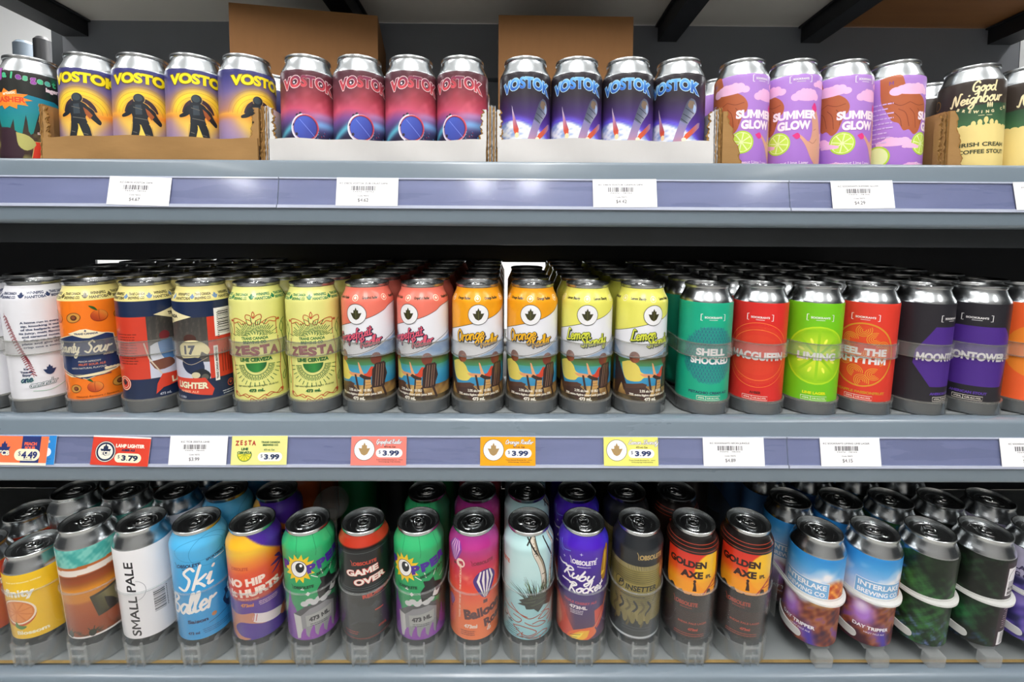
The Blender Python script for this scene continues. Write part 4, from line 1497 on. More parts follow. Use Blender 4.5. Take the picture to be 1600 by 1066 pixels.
def d_popper():
    a = Art()

    def f(u, z):
        c = ramp(z, [(8, '#1f8a55'), (70, '#259c5e'), (128, '#2cab68'), (150, '#3dbb78')])
        c = blend(c, '#30363a', np.clip((u - 28 + (66 - z) * .2) / 5, 0, 1) * np.clip((84 - z) / 10, 0, 1) * .8)
        return blend(c, '#1c3a2c', np.clip((u - 34) / 10, 0, .6))
    a.bg(6, 152, f)
    for u in (-22, 2, 26):
        a.line([(u, 152), (u + 2, 134), (u + 1, 126)], .8, '#1f8a55', smooth=4)
    pur = '#4a2a8c'
    # flames, tombstone
    for k in range(9):
        u = -44 + k * 10
        a.poly([(u - 7, 6), (u - 6, 22 + 8 * (k % 2)), (u - 3, 34 + 14 * ((k * 7) % 3) / 2), (u + 1, 24), (u + 4, 30 + 6 * (k % 3)), (u + 7, 6)], '#7f3aa0', smooth=3)
    a.poly([(-44, 40), (-38, 60), (-34, 78), (-32, 62), (-26, 52), (-24, 40), (-20, 20), (-40, 16)], '#7f3aa0', smooth=3)
    a.poly([(-26, 8), (-30, 44), (-14, 56), (10, 60), (26, 56), (30, 40), (26, 8)], '#4c4c50')
    a.poly([(-18, 10), (-20, 42), (-8, 52), (12, 55), (24, 48), (22, 10)], '#8f8f92')
    a.poly([(-26, 8), (-30, 44), (-20, 42), (-18, 10)], '#c8c6c4')
    a.poly([(-14, 42), (20, 46), (19, 30), (-13, 26)], '#a9a8a6')
    a.text('473 ML', 3, 37, 6.6, '#2a2a2e', w=26, bold=.06, rot=5)
    a.greek(2, 29, 22, 2, 2.6, .9, '#3a3a3e')
    for k in range(5):
        a.poly([(-22 + k * 11, 8), (-20 + k * 11, 18), (-15 + k * 11, 24 + 3 * (k % 2)), (-14 + k * 11, 14), (-10 + k * 11, 8)], '#8c40a8', smooth=3)
    for k in range(6):
        a.ell(-14 + k * 6, 60 + (k % 2) * 3, 5, 4, '#cfcfd0', n=12)
    # jumping dark shape with a white grin
    a.poly([(4, 62), (2, 76), (8, 84), (6, 92), (14, 90), (20, 94), (22, 86), (34, 80), (30, 70), (36, 64), (24, 62), (16, 66)], '#17191c', smooth=2)
    a.poly([(18, 66), (26, 64), (30, 72), (24, 70), (22, 76)], '#e8e8e6', smooth=2)
    a.lines([[(4, 94), (-4, 100)], [(10, 96), (8, 104)], [(20, 96), (24, 104)], [(30, 88), (40, 92)]], .9, '#eef0ea')
    a.lines([[(24, 98), (28, 108), (32, 100), (26, 96)], [(28, 112), (32, 118)]], .9, '#17191c')
    a.poly([(-12, 74), (-9, 77), (-6, 74), (-9, 71)], '#e8eae6')
    a.poly([(-18, 81), (-15, 84), (-13, 80)], '#e8eae6')
    pts = []
    for k in range(28):
        r = 1 if k % 2 == 0 else .66
        t = 2 * pi * k / 28
        pts.append((-18 + 21 * r * cos(t), 111 + 21 * r * sin(t)))
    a.poly(pts, '#f2c81c')
    for ch, u, z in (('P', -36, 115), ('P', -3, 110), ('P', 9.5, 112.5), ('E', 21.5, 115.5), ('R', 33.5, 119)):
        a.text(ch, u, z, 13, '#4a2698', bold=.07, rot=10, w=11.6)
    a.ell(-18, 111, 10.4, 12, '#2c1a58')
    a.ell(-18, 111, 9.6, 11.2, '#f4f0ec')
    a.ell(-16.5, 113, 5.6, 7.2, '#16181c')
    a.ell(-15, 116, 1.8, 2.2, '#ffffff')
    a.text('SESSION IPA', 19, 101.5, 3.8, '#0e2c1c', w=34, bold=.03, rot=12)
    obsolete(a, -14, 84, '#14442c', 4.2, 25, False)
    return a


def d_gameover():
    a = Art()
    a.bg(6, 152, lambda u, z: ramp(z, [(8, '#16191b'), (60, '#1c1f20'), (135, '#141617'), (138, '#1a1414'), (140, '#b8341f'), (152, '#c23a24')]), step=1.0)
    rd = '#c2402c'
    a.lines([[(-36, z), (36, z + 1)] for z in (132, 82, 79)], .5, '#5a6468')
    a.lines([[(-40, 126), (-38, 96), (-40, 60)], [(40, 128), (42, 90), (38, 50)]], .5, '#50585c')
    obsolete(a, 0, 118, rd, 5, 30, False)
    a.text('GAME', -4, 106, 9, '#f2e4da', w=42, bold=.05, rot=6, out='#c22c1c', outw=.05)
    a.text('OVER', 6, 93, 9, '#f2e4da', w=42, bold=.05, rot=6, out='#c22c1c', outw=.05)
    a.text('REDESIGN', 16, 72, 5.6, rd, w=42, bold=.06, rot=7)
    a.greek(16, 67, 30, 1, 2, .9, '#8a6a60')
    a.poly([(-24, 26), (-16, 30), (18, 54), (12, 60)], '#33393c')
    a.poly([(-22, 58), (-14, 60), (14, 30), (8, 26)], '#2b3033')
    a.ell(-6, 44, 16, 12, '#2a2f31')
    a.rect(10, 22, 45, 47, rd)
    a.greek(-22, 18, 22, 2, 3, 1.2, '#a03426')
    a.text('473ML', 20, 20, 3.6, rd, bold=.05)
    a.line([(-42, 10), (0, 8), (42, 11)], .8, '#a03426', smooth=4)
    return a


def d_balloon():
    a = Art()

    def f(u, z):
        c = ramp(z, [(8, '#ee7a3c'), (50, '#ee7038'), (74, '#ee5430'), (94, '#e0363a'), (112, '#cc2c54'), (132, '#b8307c'), (150, '#a8308a')])
        return blend(c, '#f0a080', np.clip(noise2(u, z, .14, 4) - .5, 0, 1) * 1.6 * np.exp(-((z - 96) / 7) ** 2))
    a.bg(6, 152, f)

    def balloon(u, z, k, c1, c2, basket=True):
        a.poly([(u, z - 17 * k), (u - 5 * k, z - 13 * k), (u - 12 * k, z), (u - 12.5 * k, z + 7 * k), (u - 7 * k, z + 14 * k), (u, z + 16 * k), (u + 7 * k, z + 14 * k), (u + 12.5 * k, z + 7 * k), (u + 12 * k, z), (u + 5 * k, z - 13 * k)], c1, smooth=3)
        for t in (-.72, -.3, .12, .54):
            a.poly([(u + t * 2 * k, z - 16 * k), (u + t * 13 * k, z + 4 * k), (u + t * 8 * k, z + 14.5 * k), (u + (t + .22) * 8 * k, z + 14.5 * k), (u + (t + .22) * 13 * k, z + 4 * k), (u + (t + .22) * 2 * k, z - 16 * k)], c2)
        if basket:
            a.rect(u - 2.4 * k, u + 2.4 * k, z - 23 * k, z - 19 * k, '#6a3a3a')
    balloon(22, 87, 1.25, '#4b2a7c', '#f0e4e0')
    balloon(-20, 132, .85, '#8a3a9c', '#d8a0cc')
    balloon(-28, 56, .5, '#6a4a9c', '#c88ab0')
    a.ell(-11, 117, 6.2, 6.4, '#f2d0c4')
    a.poly([(-14, 119), (-8, 120), (-7, 114), (-12, 115)], '#b83048', smooth=3)
    obsolete(a, 20, 118, '#8a2440', 4.8, 28, False)
    a.text('TASTE OF THE SKY · THE NEXT ROUND', -12, 76, 2.6, '#f4cdb0', w=80, bold=.04, rot=88)
    a.text('Balloon', 20, 47, 15, '#5a2428', w=54, bold=.06, rot=8)
    a.text('Rosé', 36, 31, 13, '#5a2428', bold=.05, rot=8)
    a.text('473ml', 2, 26.5, 5.6, '#f8e4d4', bold=.05)
    a.greek(-2, 19, 20, 3, 2.8, 1.1, '#8a3424', al='c', jag=.1)
    a.script('Ale', 22, 16, 4, '#f8e4d4', w=1)
    return a


def d_birch():
    a = Art()
    a.bg(6, 152, lambda u, z: ramp(noise2(u * .15, z, .08, 2) * .3 + z / 160, [(.1, '#8cc6d0'), (.5, '#a9d6da'), (.9, '#c2e2e2'), (1.1, '#b2dadc')]))
    obsolete(a, -44, 113, '#c8603c', 6, 34, False)
    bk, wh = '#231f1a', '#d9cfc0'
    for base, tip, w in ((22, 8, 9), (34, 38, 6), (50, 48, 5)):
        P = spline([(tip - 2, 152), (tip + 2, 132), ((base + tip) / 2 + 2, 116), (base, 96), (base + 1, 72)], 5)
        a.line(P, w, bk)
        a.line([p + np.array((-.5, 0)) for p in P], w - 2, wh)
        a.line([p + np.array((w * .22, 0)) for p in P], w * .22, '#9a8a72')
        rr = random.Random(base)
        L = []
        for k in range(16):
            p = P[rr.randrange(1, len(P) - 1)]
            x = rr.uniform(-w * .4, w * .1)
            L.append([(p[0] + x, p[1]), (p[0] + x + rr.uniform(1, 3), p[1] + rr.uniform(-.5, .5))])
        a.lines(L, 1.0, '#3a2c22')
    a.lines([[(4, 152), (-2, 142)], [(12, 130), (2, 146), (-2, 152)], [(36, 120), (28, 136), (24, 150)]], 2, bk)
    gr = '#1c2a1a'
    L = []
    rr = random.Random(3)
    for k in range(70):
        u = rr.uniform(-10, 44)
        h = rr.uniform(10, 34) * (1 if -6 < u < 24 else .7)
        d = (u - 14) * .5 + rr.uniform(-8, 8)
        L.append([(14 + (u - 14) * .7, 66), (14 + (u - 14) * .85 + d * .4, 66 + h * .6), (u + d, 66 + h)])
    a.lines(L, 1.2, gr, smooth=3, taper=True)
    a.lines([L[k] for k in range(0, 70, 5)], .5, '#6f8a3c', smooth=3)
    a.poly([(-12, 64), (0, 70), (6, 68), (14, 75), (24, 71), (36, 73), (52, 66), (46, 60), (50, 56), (36, 55), (34, 50), (22, 54), (14, 46), (8, 52), (-2, 52), (-4, 57), (-14, 58), (-8, 61)], '#20261a')
    a.lines([[(-6, 61), (10, 63)], [(4, 57), (26, 60)], [(14, 66), (40, 66)], [(0, 66), (14, 68)]], 1.2, '#46543a')
    a.lines(L[1:60:4], .9, '#2f3d22', smooth=3, taper=True)
    a.lines([[(-50, 90), (-44, 78)], [(-48, 96), (-42, 70)], [(-52, 70), (-40, 60)]], 2.2, gr)
    rd = '#b0543e'
    W = [[(-40, 52), (-30, 46), (-18, 44), (0, 38)], [(-24, 52), (-14, 44), (-4, 38), (4, 36), (18, 40)], [(-36, 42), (-28, 32), (-14, 28), (-8, 34), (-20, 38)],
         [(18, 42), (30, 46), (40, 54)], [(14, 34), (24, 42), (34, 36), (22, 33), (14, 34)], [(6, 28), (16, 30), (26, 24), (14, 23), (4, 26), (-4, 30)],
         [(-20, 22), (-8, 24), (6, 20), (12, 14), (0, 10), (-10, 14), (-20, 22)], [(28, 26), (38, 32), (46, 44)], [(30, 18), (40, 24), (46, 34)],
         [(14, 12), (22, 14), (30, 10), (20, 8), (16, 4)], [(-10, 2), (-4, -2), (8, -2)], [(-10, 12), (-14, 8), (-4, 8), (4, 8), (14, 12)]]
    a.lines([[(u, z + 2) for u, z in k] for k in W], 1.3, rd, smooth=4)
    a.ring(8, 14, 16, 6, 1.3, rd, a0=150, a1=330)
    a.lines([[(-52, 64 - k * 4), (-36, 56 - k * 5)] for k in range(5)], .9, '#41585c')
    a.script('Still Water', -40, 30, 2.6, '#35484c', w=.6, rot=-12)
    a.greek(-22, 21, 22, 4, 3, .9, '#35484c', al='c')
    for k in range(14):
        a.line([(-44 + k * 7, 9 + (k % 3)), (-34 + k * 7, 8 + (k % 3))], .7, '#55787e')
    return a


def d_ruby():
    a = Art()

    def f(u, z):
        c = ramp(z, [(8, '#5a2c4c'), (44, '#43245e'), (70, '#3c1c74'), (100, '#3f1888'), (130, '#4c1cac'), (150, '#4a22c0')])
        c = blend(c, '#d8402c', np.clip((-(u + 6) - (z - 20) * .1) / 16, 0, 1) * np.clip((66 - z) / 24, 0, 1))
        return blend(c, '#3a3cd0', np.clip((u - 24) / 24, 0, .7) * np.clip((z - 90) / 30, 0, 1))
    a.bg(6, 152, f)
    obsolete(a, 2, 119, '#f0e8f0', 6.6, 32)
    a.script('Ruby', -28, 96, 7.2, '#f6f0f2', w=2.3, rot=-5, slant=.25, sx=1.45)
    a.script('Rocket', -19, 74, 7.0, '#f6f0f2', w=2.3, rot=5, slant=.25, sx=1.28)
    a.line([(-36, 110), (-30, 108), (-22, 110)], 2.2, '#f6f0f2', smooth=4)
    a.line([(-28, 88), (-18, 88), (-10, 86)], 2.2, '#f6f0f2', smooth=4)
    a.text('TRIPLE CHERRY ALE', -2, 60, 3.6, '#c03a58', w=46, bold=.04)
    a.text('473ML', -4, 53.5, 5.0, '#f0e4ea', w=24, bold=.05)
    a.greek(-6, 48.5, 18, 3, 2.2, .9, '#e0d0e0', jag=.1)
    a.poly([(-52, 60), (-34, 58), (-18, 32), (-8, 8), (-52, 8)], '#d8503a', smooth=3)
    a.poly([(-44, 52), (-36, 50), (-28, 24), (-38, 10)], '#e88a6a', smooth=3)
    a.poly([(18, 48), (32, 50), (36, 40), (22, 20)], '#d84a38', smooth=3)
    a.line([(40, 60), (30, 40), (16, 20)], 3.2, '#c8442c', smooth=4)
    a.line([(42, 62), (31, 40), (17, 20)], 1, '#f0a070', smooth=4)
    a.poly([(18, 24), (8, 24), (-6, 20), (-16, 12), (-18, 4), (-6, 2), (10, 6), (22, 14)], '#ee6a24', smooth=3)
    a.poly([(12, 20), (0, 19), (-10, 12), (-15, 5), (-4, 5), (8, 9)], '#f6b81c', smooth=3)
    a.poly([(4, 17), (-4, 14), (-12, 7), (-2, 8)], '#fbe04a', smooth=3)
    a.lines([[(-14, 10), (0, 14)], [(-16, 6), (-4, 9)]], .7, '#5a2418')
    a.poly([(30, 132), (38, 138), (40, 118), (36, 92), (29, 90), (26, 104)], '#b07c1c', smooth=3)
    a.poly([(31, 128), (35, 130), (34, 108), (31, 100)], '#e0b43a', smooth=3)
    a.lines([[(-38, 138), (-34, 130), (-28, 126)], [(-40, 132), (-36, 124)], [(-34, 140), (-28, 130), (-16, 132)]], .9, '#7aa0e8', smooth=4)
    for u, z in ((18, 124), (-2, 131), (-26, 120), (24, 80)):
        a.poly([(u, z + 2.4), (u + .5, z + .5), (u + 2.4, z), (u + .5, z - .5), (u, z - 2.4), (u - .5, z - .5), (u - 2.4, z), (u - .5, z + .5)], '#d8d4f4')
    a.poly([(26, 98), (28, 103), (34, 101), (29, 97)], '#f0c83a')
    return a


def d_pinsetter():
    a = Art()
    gd, dk = '#8a7a3c', '#1c1f1c'
    a.bg(6, 152, lambda u, z: ramp(z, [(8, '#2c3438'), (36, '#23292a'), (40, '#1c1f1e'), (152, '#23262a')]))
    a.rect(-60, 60, 34, 114, lambda u, z: ramp(noise2(u, z, .06, 2), [(.2, '#6f6430'), (.8, '#94864a')]), n=4)
    a.rect(-60, 60, 108, 114, '#a89a66')
    a.lines([[(-58 + k * 2, 108), (-58 + k * 2, 114)] for k in range(58)], .7, '#2a2a20')
    a.lines([[(-60, 106 - k * 3.0), (60, 106 - k * 3.0)] for k in range(17)], .5, '#3a3820')
    obsolete(a, 20, 127, '#b0945c', 7, 34, False)
    a.rect(-34, 34, 74, 88, lambda u, z: ramp(z, [(74, '#857738'), (88, '#8f8142')]))
    a.ell(-22, 84, 7, 7.4, gd)
    a.ring(-22, 84, 6.4, 7, .9, dk)
    a.text('P', -20, 84, 9, dk, bold=.03, shear=.3)
    a.text('INSETTER', 8, 81.5, 8, dk, w=42, bold=.03, shear=.1)
    a.greek(-4, 69, 34, 1, 2, 1, dk)
    for k in range(6):
        u = -28 + k * 9
        a.line([(u, 62), (u + 4, 54), (u - 2, 44), (u + 3, 34), (u + 1, 26)], 2.8, dk if k % 2 else '#5c5228', smooth=5)
    for k in range(5):
        u = -22 + k * 10
        a.ell(u, 38, 3.6, 9, '#7d7038', n=16)
    a.poly([(34, 118), (46, 110), (48, 92), (40, 86), (34, 96)], '#7a4a34', smooth=3)
    a.ell(38, 100, 4, 8, '#a06a4a')
    a.lines([[(26, 70), (40, 90)], [(24, 62), (30, 72)]], .8, dk)
    a.rect(-104, 104, 8, 11, '#c8cdd0')
    a.greek(4, 24, 40, 2, 4, 1, '#4a5254')
    return a


def d_axe():
    a = Art()
    a.bg(6, 152, lambda u, z: ramp(z, [(8, '#1a1614'), (60, '#221612'), (130, '#241612'), (152, '#1a1616')]))
    rd = '#a8402a'
    a.lines([[(-60, z), (60, z)] for z in (143, 139, 134)], .6, rd)

    def f(u, z):
        z = z - 8
        c = ramp(z + u * .2, [(66, '#f08a1c'), (86, '#ee6a1c'), (104, '#e03a1c'), (126, '#d42a1a')])
        d = np.hypot(u - 34, z - 98)
        c = blend(c, '#f6c01c', np.clip((30 - d) / 2, 0, 1))
        return blend(c, '#f4a01c', np.clip((44 - np.hypot(u - 8, z - 74)) / 8, 0, .85) * np.clip((96 - z) / 14, 0, 1))
    a.rect(-32, 38, 72, 131, f, n=26)
    us = np.linspace(-38, 46, 30)
    a.poly([(-38, 66)] + [(u, 82 - (u + 38) * .28 + 3 * sin(u * .5) + (14 if u < -30 else 0) * .4) for u in us] + [(46, 66)], '#1c1412')
    k = '#33140e'
    a.text('GOLDEN', -4, 116, 10, k, w=48, bold=.06)
    a.text('AXE', 2, 101.5, 10.5, k, w=28, bold=.06)
    a.text('IPL', 24, 99.5, 5.4, k, bold=.05)
    a.poly([(4, 78), (5, 86), (4, 90), (7, 91), (8, 86), (9, 78)], k)
    a.ell(6, 92.5, 1.8, 2.2, k)
    a.poly([(22, 75), (24, 81), (28, 80), (30, 74)], k)
    a.line([(18, 74), (30, 88), (46, 104)], 2, '#b0382a', smooth=3)
    a.lines([[(24, 82), (38, 84)], [(30, 88), (40, 92)], [(36, 78), (46, 84)]], 1.4, '#c23a24')
    obsolete(a, -2, 58, rd, 6, 28)
    a.lines([[(-40, z), (40, z)] for z in np.arange(46, 12, -2.4)], .4, '#5a2a20')
    a.text('INDIA PALE LAGER', 8, 30, 3, rd, w=38, bold=.04)
    a.text('473ml', 8, 21, 4, '#c8442a', bold=.05)
    a.greek(4, 14, 40, 2, 3, 1, rd)
    return a


def d_interlake():
    a = Art()

    def f(u, z):
        sky = ramp(z, [(72, '#d8d4e8'), (86, '#c8d0ea'), (104, '#8cbcea'), (120, '#4aa0de'), (132, '#2f8fd6')])
        sky = blend(sky, '#f0eef4', np.clip(noise2(u + 8, z, .085, 3) - .42, 0, 1) * 2.4 * np.clip((124 - z) / 12, 0, 1))
        gr = ramp(noise2(u, z, .13, 5), [(.15, '#42243a'), (.4, '#7c3a2c'), (.6, '#a2603a'), (.85, '#84508c')])
        gr = blend(gr, '#b07ad0', np.clip(1 - np.hypot((u + 24) / 20, (z - 52) / 26), 0, 1) * 1.5)
        gr = blend(gr, '#e8d0f0', np.clip(1 - np.hypot((u + 26) / 12, (z - 62) / 14), 0, 1) * 1.2)
        gr = blend(gr, '#4a3aa0', np.exp(-((u + 2 - (40 - z) * .25) / 7) ** 2) * np.clip((46 - z) / 20, 0, 1))
        gr = blend(gr, '#3a1420', np.clip((26 - z) / 10, 0, .8) * np.clip((-u - 8) / 10, 0, 1))
        gr = blend(gr, '#2c1c14', np.clip((-u - 44) / 10, 0, .8))
        c = blend(gr, sky, np.clip((z - 66 - 3 * np.sin(u * .2)) / 6, 0, 1))
        c = blend(c, ramp(noise2(u, z, .4, 7), [(.2, '#b8401c'), (.8, '#f0a040')]), np.clip((18 - np.hypot((u - 30) * .8, (z - 84) * .75)) / 6, 0, 1))
        return blend(c, '#e8b870', np.clip((6 - abs(z - 68 - u * .1)) / 6, 0, 1) * np.clip((u + 4) / 10, 0, 1) * .9)
    a.bg(8, 135.5, f, step=1.8)
    c = '#f4f2f6'
    a.rect(-36, 20, 79, 101, '#7cb0dc')
    a.lines([[(-36, 79), (20, 79), (20, 101), (-36, 101), (-36, 79)]], .8, c)
    a.text('INTERLAKE', -8, 94.5, 7.6, c, w=50, bold=.03)
    a.text('BREWING CO.', -8, 84.5, 6.4, c, w=50, bold=.03)
    a.text('DAY TRIPPER', -12, 33, 5, c, w=42, bold=.03)
    a.text('HAZY PALE ALE', -8, 26, 2.4, '#d8c8d8', w=24)
    return a


def d_forest():
    a = Art()

    def f(u, z):
        n = noise2(u, z, .11, 6) * .6 + noise2(u, z, .34, 2) * .4
        c = ramp(n, [(.15, '#0c1810'), (.4, '#16301a'), (.62, '#2a5a2c'), (.9, '#3f7a3c')])
        c = blend(c, '#10180f', np.clip((z - 96) / 20, 0, .8) * np.clip((u + 20) / 30, 0, 1))
        c = blend(c, '#3a6ab8', np.clip(noise2(u, z, .2, 9) - .55, 0, 1) * 3 * np.clip((-u - 8) / 14, 0, 1) * np.clip((z - 76) / 24, 0, 1))
        c = blend(c, '#5a6a9c', np.clip(noise2(u, z, .32, 11) - .55, 0, 1) * 2.6 * np.clip((54 - z) / 20, 0, 1))
        return blend(c, '#161a2c', np.clip((22 - z) / 12, 0, .7) * np.clip((-u) / 20, 0, 1))
    a.bg(8, 135.5, f, step=1.8)
    return a


def d_night():
    a = Art()

    def f(u, z):
        n = noise2(u, z, .12, 4) * .6 + noise2(u, z, .36, 8) * .4
        c = ramp(n, [(.2, '#0a0f0c'), (.5, '#10160f'), (.8, '#1d3a24')])
        c = blend(c, '#1f6a38', np.clip(1 - np.hypot((u + 6) / 26, (z - 52) / 30), 0, 1) * np.clip(n, 0, 1) * 1.5)
        return blend(c, '#2a4a8a', np.clip(noise2(u, z, .2, 3) - .55, 0, 1) * 2 * np.clip((40 - z) / 30, 0, 1))
    a.bg(8, 135.5, f, step=2)
    a.rect(28, 92, 8, 132, '#2c1a24')
    a.rect(31, 60, 84, 124, '#efecee')
    a.ring(46, 108, 13, 14, .8, '#2c1a24', a0=0, a1=180)
    for k in range(6):
        a.line([(34, 104 - k * 1.6), (58, 105 - k * 1.6)], .7, '#2c1a24')
    a.text('INTERLAKE', 45.5, 94, 5, '#2c1a24', w=24, bold=.05)
    a.text('BREWING', 45.5, 88, 5, '#2c1a24', w=24, bold=.05)
    a.greek(46, 74, 24, 12, 3.4, 1, '#b8a0a8', jag=.4, seed=5)
    a.rect(32, 60, 10, 30, '#efecee')
    a.barcode(47, 20, 22, 17, '#101010')
    return a


def d_violet():
    a = Art()

    def f(u, z):
        c = ramp(noise2(u, z, .1, 3), [(.2, '#2a2a58'), (.5, '#5a4aa4'), (.8, '#8a7ac8')])
        return blend(c, '#c8c4d8', np.clip((z - 92) / 6, 0, 1) * .85)
    a.bg(8, 135.5, f)
    a.text('INTERLAKE', -20, 108, 7, '#3a3458', w=50, bold=.04)
    a.text('BREWING CO.', -20, 98, 6, '#3a3458', w=50, bold=.04)
    a.greek(-30, 40, 30, 6, 4, 1.2, '#d8d4ec')
    return a


def d_redslice():
    a = Art(short=35)
    a.bg(8, 100.5, lambda u, z: ramp(z, [(8, '#b8563c'), (60, '#c86a4a'), (97, '#b03c2c')]))
    a.text('Infinity', 12, 75, 12, '#f8f2e4', w=46, bold=.05)
    return a


# ---- price tags (flat, millimetres, lower left corner at 0, 0) ----
def t_white(w, h, title, price, seed, code='Code 78372'):
    a = Art(flat=True)
    a.rect(0, w, 0, h, '#f4f3f5')
    k = '#3a3a40'
    c = w * .44
    a.text(title, c, h - 7, 2.0, '#55555c', w=min(w * .78, len(title) * 2.05), bold=.02)
    a.barcode(c, h - 13, w * .4, 5.6, '#4a4a50', seed=seed)
    a.text('73372   78452', c, h - 17.3, 1.3, '#66666c', w=w * .34)
    a.text(code, c, 12.3, 1.5, '#66666c', w=w * .18)
    a.text(price, c, 7.0, 4.2, '#3c3c42', bold=.01)
    return a


def price_pill(a, u, z, w, h, price, c, pill='#f2f1ee'):
    a.rect(u - w / 2 + h / 2, u + w / 2 - h / 2, z - h / 2, z + h / 2, pill, layer=40)
    a.ell(u - w / 2 + h / 2, z, h / 2, h / 2, pill, layer=40, a0=90, a1=270)
    a.ell(u + w / 2 - h / 2, z, h / 2, h / 2, pill, layer=40, a0=-90, a1=90)
    a.text('$', u - w / 2 + h * .45, z + h * .12, h * .38, c, bold=.015)
    a.text(price, u + h * .2, z, h * .6, c, w=w * .62, bold=.05)


def t_peach(w, h):
    a = Art(flat=True)
    n = '#253470'
    a.rect(0, w, 0, h, '#f2784a')
    a.rect(0, w, 0, 3, '#f5ead8')
    a.rect(w * .55, w * .87, 3, h, n)
    a.leaf(w * .25, h * .55, 8, n)
    a.text('TCB', w * .25, h * .42, 6, '#f3ead0', bold=.05, out=n, outw=.05)
    a.text('PEACH', w * .7, h - 9, 4, '#ee6a4a', bold=.06)
    a.text('SOUR', w * .7, h - 14, 4, '#ee6a4a', bold=.06)
    price_pill(a, w * .66, h * .36, w * .44, 14, '4.49', n, '#f5eccc')
    a.text('473 mL CAN', w * .68, 7, 1.5, n)
    return a


def t_lamp(w, h):
    a = Art(flat=True)
    n = '#1d2c4c'
    a.rect(0, w, 0, h, '#d8402c')
    a.rect(0, w, h - 1.6, h, '#f5efe8')
    c = (w * .24, h * .46)
    a.ell(*c, 12.6, 12.6, n)
    a.ring(*c, 11.6, 11.6, .9, '#e9e2d0')
    a.ell(*c, 9, 9, '#efe9da')
    a.leaf(c[0], c[1] + 1, 7, n)
    a.text('TCB', c[0], c[1] - 1.5, 4.6, '#efe9da', bold=.05, out=n, outw=.05)
    a.text('LAMP LIGHTER', w * .66, h - 11, 4.4, '#f6e8d8', w=w * .5, bold=.06)
    a.text('AMBER ALE', w * .63, h - 16, 2.6, n, bold=.06)
    a.text('473 mL Can', w * .64, h - 20.5, 2, n, bold=.03)
    price_pill(a, w * .64, h * .27, w * .46, 11, '3.79', n, '#f5eccc')
    return a


def t_zesta(w, h):
    a = Art(flat=True)
    a.rect(0, w, 0, h, '#e6e391')
    g = '#1f5a34'
    for i, ch in enumerate('ZESTA'):
        a.text(ch, w * .1 + i * w * .075, h - 8.4 + (.5 if i % 2 else 0), 6, '#b0302a', bold=.05, sx=.8)
    a.text('LIME', w * .24, h - 15.5, 3.4, g, bold=.06)
    a.text('CERVEZA', w * .24, h - 20, 3.4, g, bold=.06)
    a.text('TRANS CANADA', w * .7, h - 7.5, 2.4, g, w=w * .34, bold=.05)
    a.text('BREWING CO.', w * .7, h - 10.8, 2.4, g, w=w * .28, bold=.05)
    a.text('473 mL Can', w * .68, h - 16.5, 2.0, g, bold=.03)
    a.ell(w * .24, 13, 9, 9, '#6a8a2c', a0=180, a1=360)
    a.ell(w * .24, 13, 8, 8, '#e4d83c', a0=180, a1=360)
    a.lines([[(w * .24, 13), (w * .24 + 8 * cos(t), 13 - 8 * sin(t))] for t in (.5, 1, 1.57, 2.1, 2.65)], .6, '#8aa02c')
    price_pill(a, w * .7, h * .28, w * .44, 10.5, '3.99', '#223458', '#f1f0ea')
    return a


def t_radler(w, h, bgc, n1, n2, sc):
    a = Art(flat=True)
    a.rect(0, w, 0, h, bgc)
    a.ell(w * .24, h * .54, 13, 13, '#5a4a3c' if bgc != '#e87e72' else '#c86a60')
    a.ell(w * .24, h * .54, 12.4, 12.4, '#f2f0f0')
    a.leaf(w * .24, h * .52, 7.6, '#a88a5c')
    a.script(n1 + ' ' + n2, w * .45, h - 8.6, 2.6, '#f3f0f2', w=.7, out='#59506a', outw=.6, sx=31 / (len(n1 + n2) * 2.25))
    a.text('473 mL Can', w * .7, h - 12.2, 2.2, '#5a3a2c', bold=.03)
    price_pill(a, w * .69, h * .43, w * .48, 10.5, '3.99', '#2a3a66')
    a.text('Trans Canada Brewing Co. · www', w * .7, h * .2, 1.2, '#5a4a3c', w=w * .48)
    a.text('Winnipeg Manitoba', w * .7, h * .13, 1.1, '#5a4a3c', w=w * .4)
    return a


# ------------------------------------------------------------------ setting
def plane_obj(name, g, m, kind='structure'):
    o = mesh_obj(name, g.mesh(name, m))
    o['kind'] = kind
    return o


plane_obj('floor', Geo().box(-4, 4, -3.2, 3.2, -0.05, 0), M['floor'])
plane_obj('wall_back', Geo().box(-4, 4, 2.7, 2.8, 0, CEIL), M['wallpaint'])
plane_obj('wall_front', Geo().box(-4, 4, -3.2, -3.1, 0, CEIL), M['farwall'])
plane_obj('ceiling', Geo().box(-4, 4, -3.2, 2.8, CEIL, CEIL + .05), M['wallpaint'])

XL, XR = -1.42, 1.42
YL = 0.583                      # depth of the fascia's top edge
YK = 0.5985                     # back of its flat top
ZT = {'top': at(800, 253.5, YL).z + .001, 'middle': at(800, 645.5, YK).z, 'bottom': at(800, 1038, YK).z}      # top of the fascia
# rims of the cans as seen, which fix how high they stand
RIMT = at(640, 84.5, .632 - .0277).z
RIMM = at(745, 440, .617)
RIMB = at(830, 812, .612)
TM, TB = radians(4.0), radians(6.0)
YM, ZM = .617 + .157 * sin(TM), RIMM.z - .157 * cos(TM)
YB, ZB = .612 + .157 * sin(TB), RIMB.z - .157 * cos(TB)
DECK = {'top': RIMT - .157 - .0045, 'middle': ZT['middle'] - .0004, 'bottom': ZT['bottom'] + .0004}

FD = Vector((0, -0.0125, -0.0710)).normalized()      # down the fascia
FN = Vector((0, FD.z, -FD.y))                        # out of the fascia


def face_pt(row, s, off=0.0):
    return Vector((0, YL - 0.001, ZT[row] - 0.003)) + FD * s + FN * off


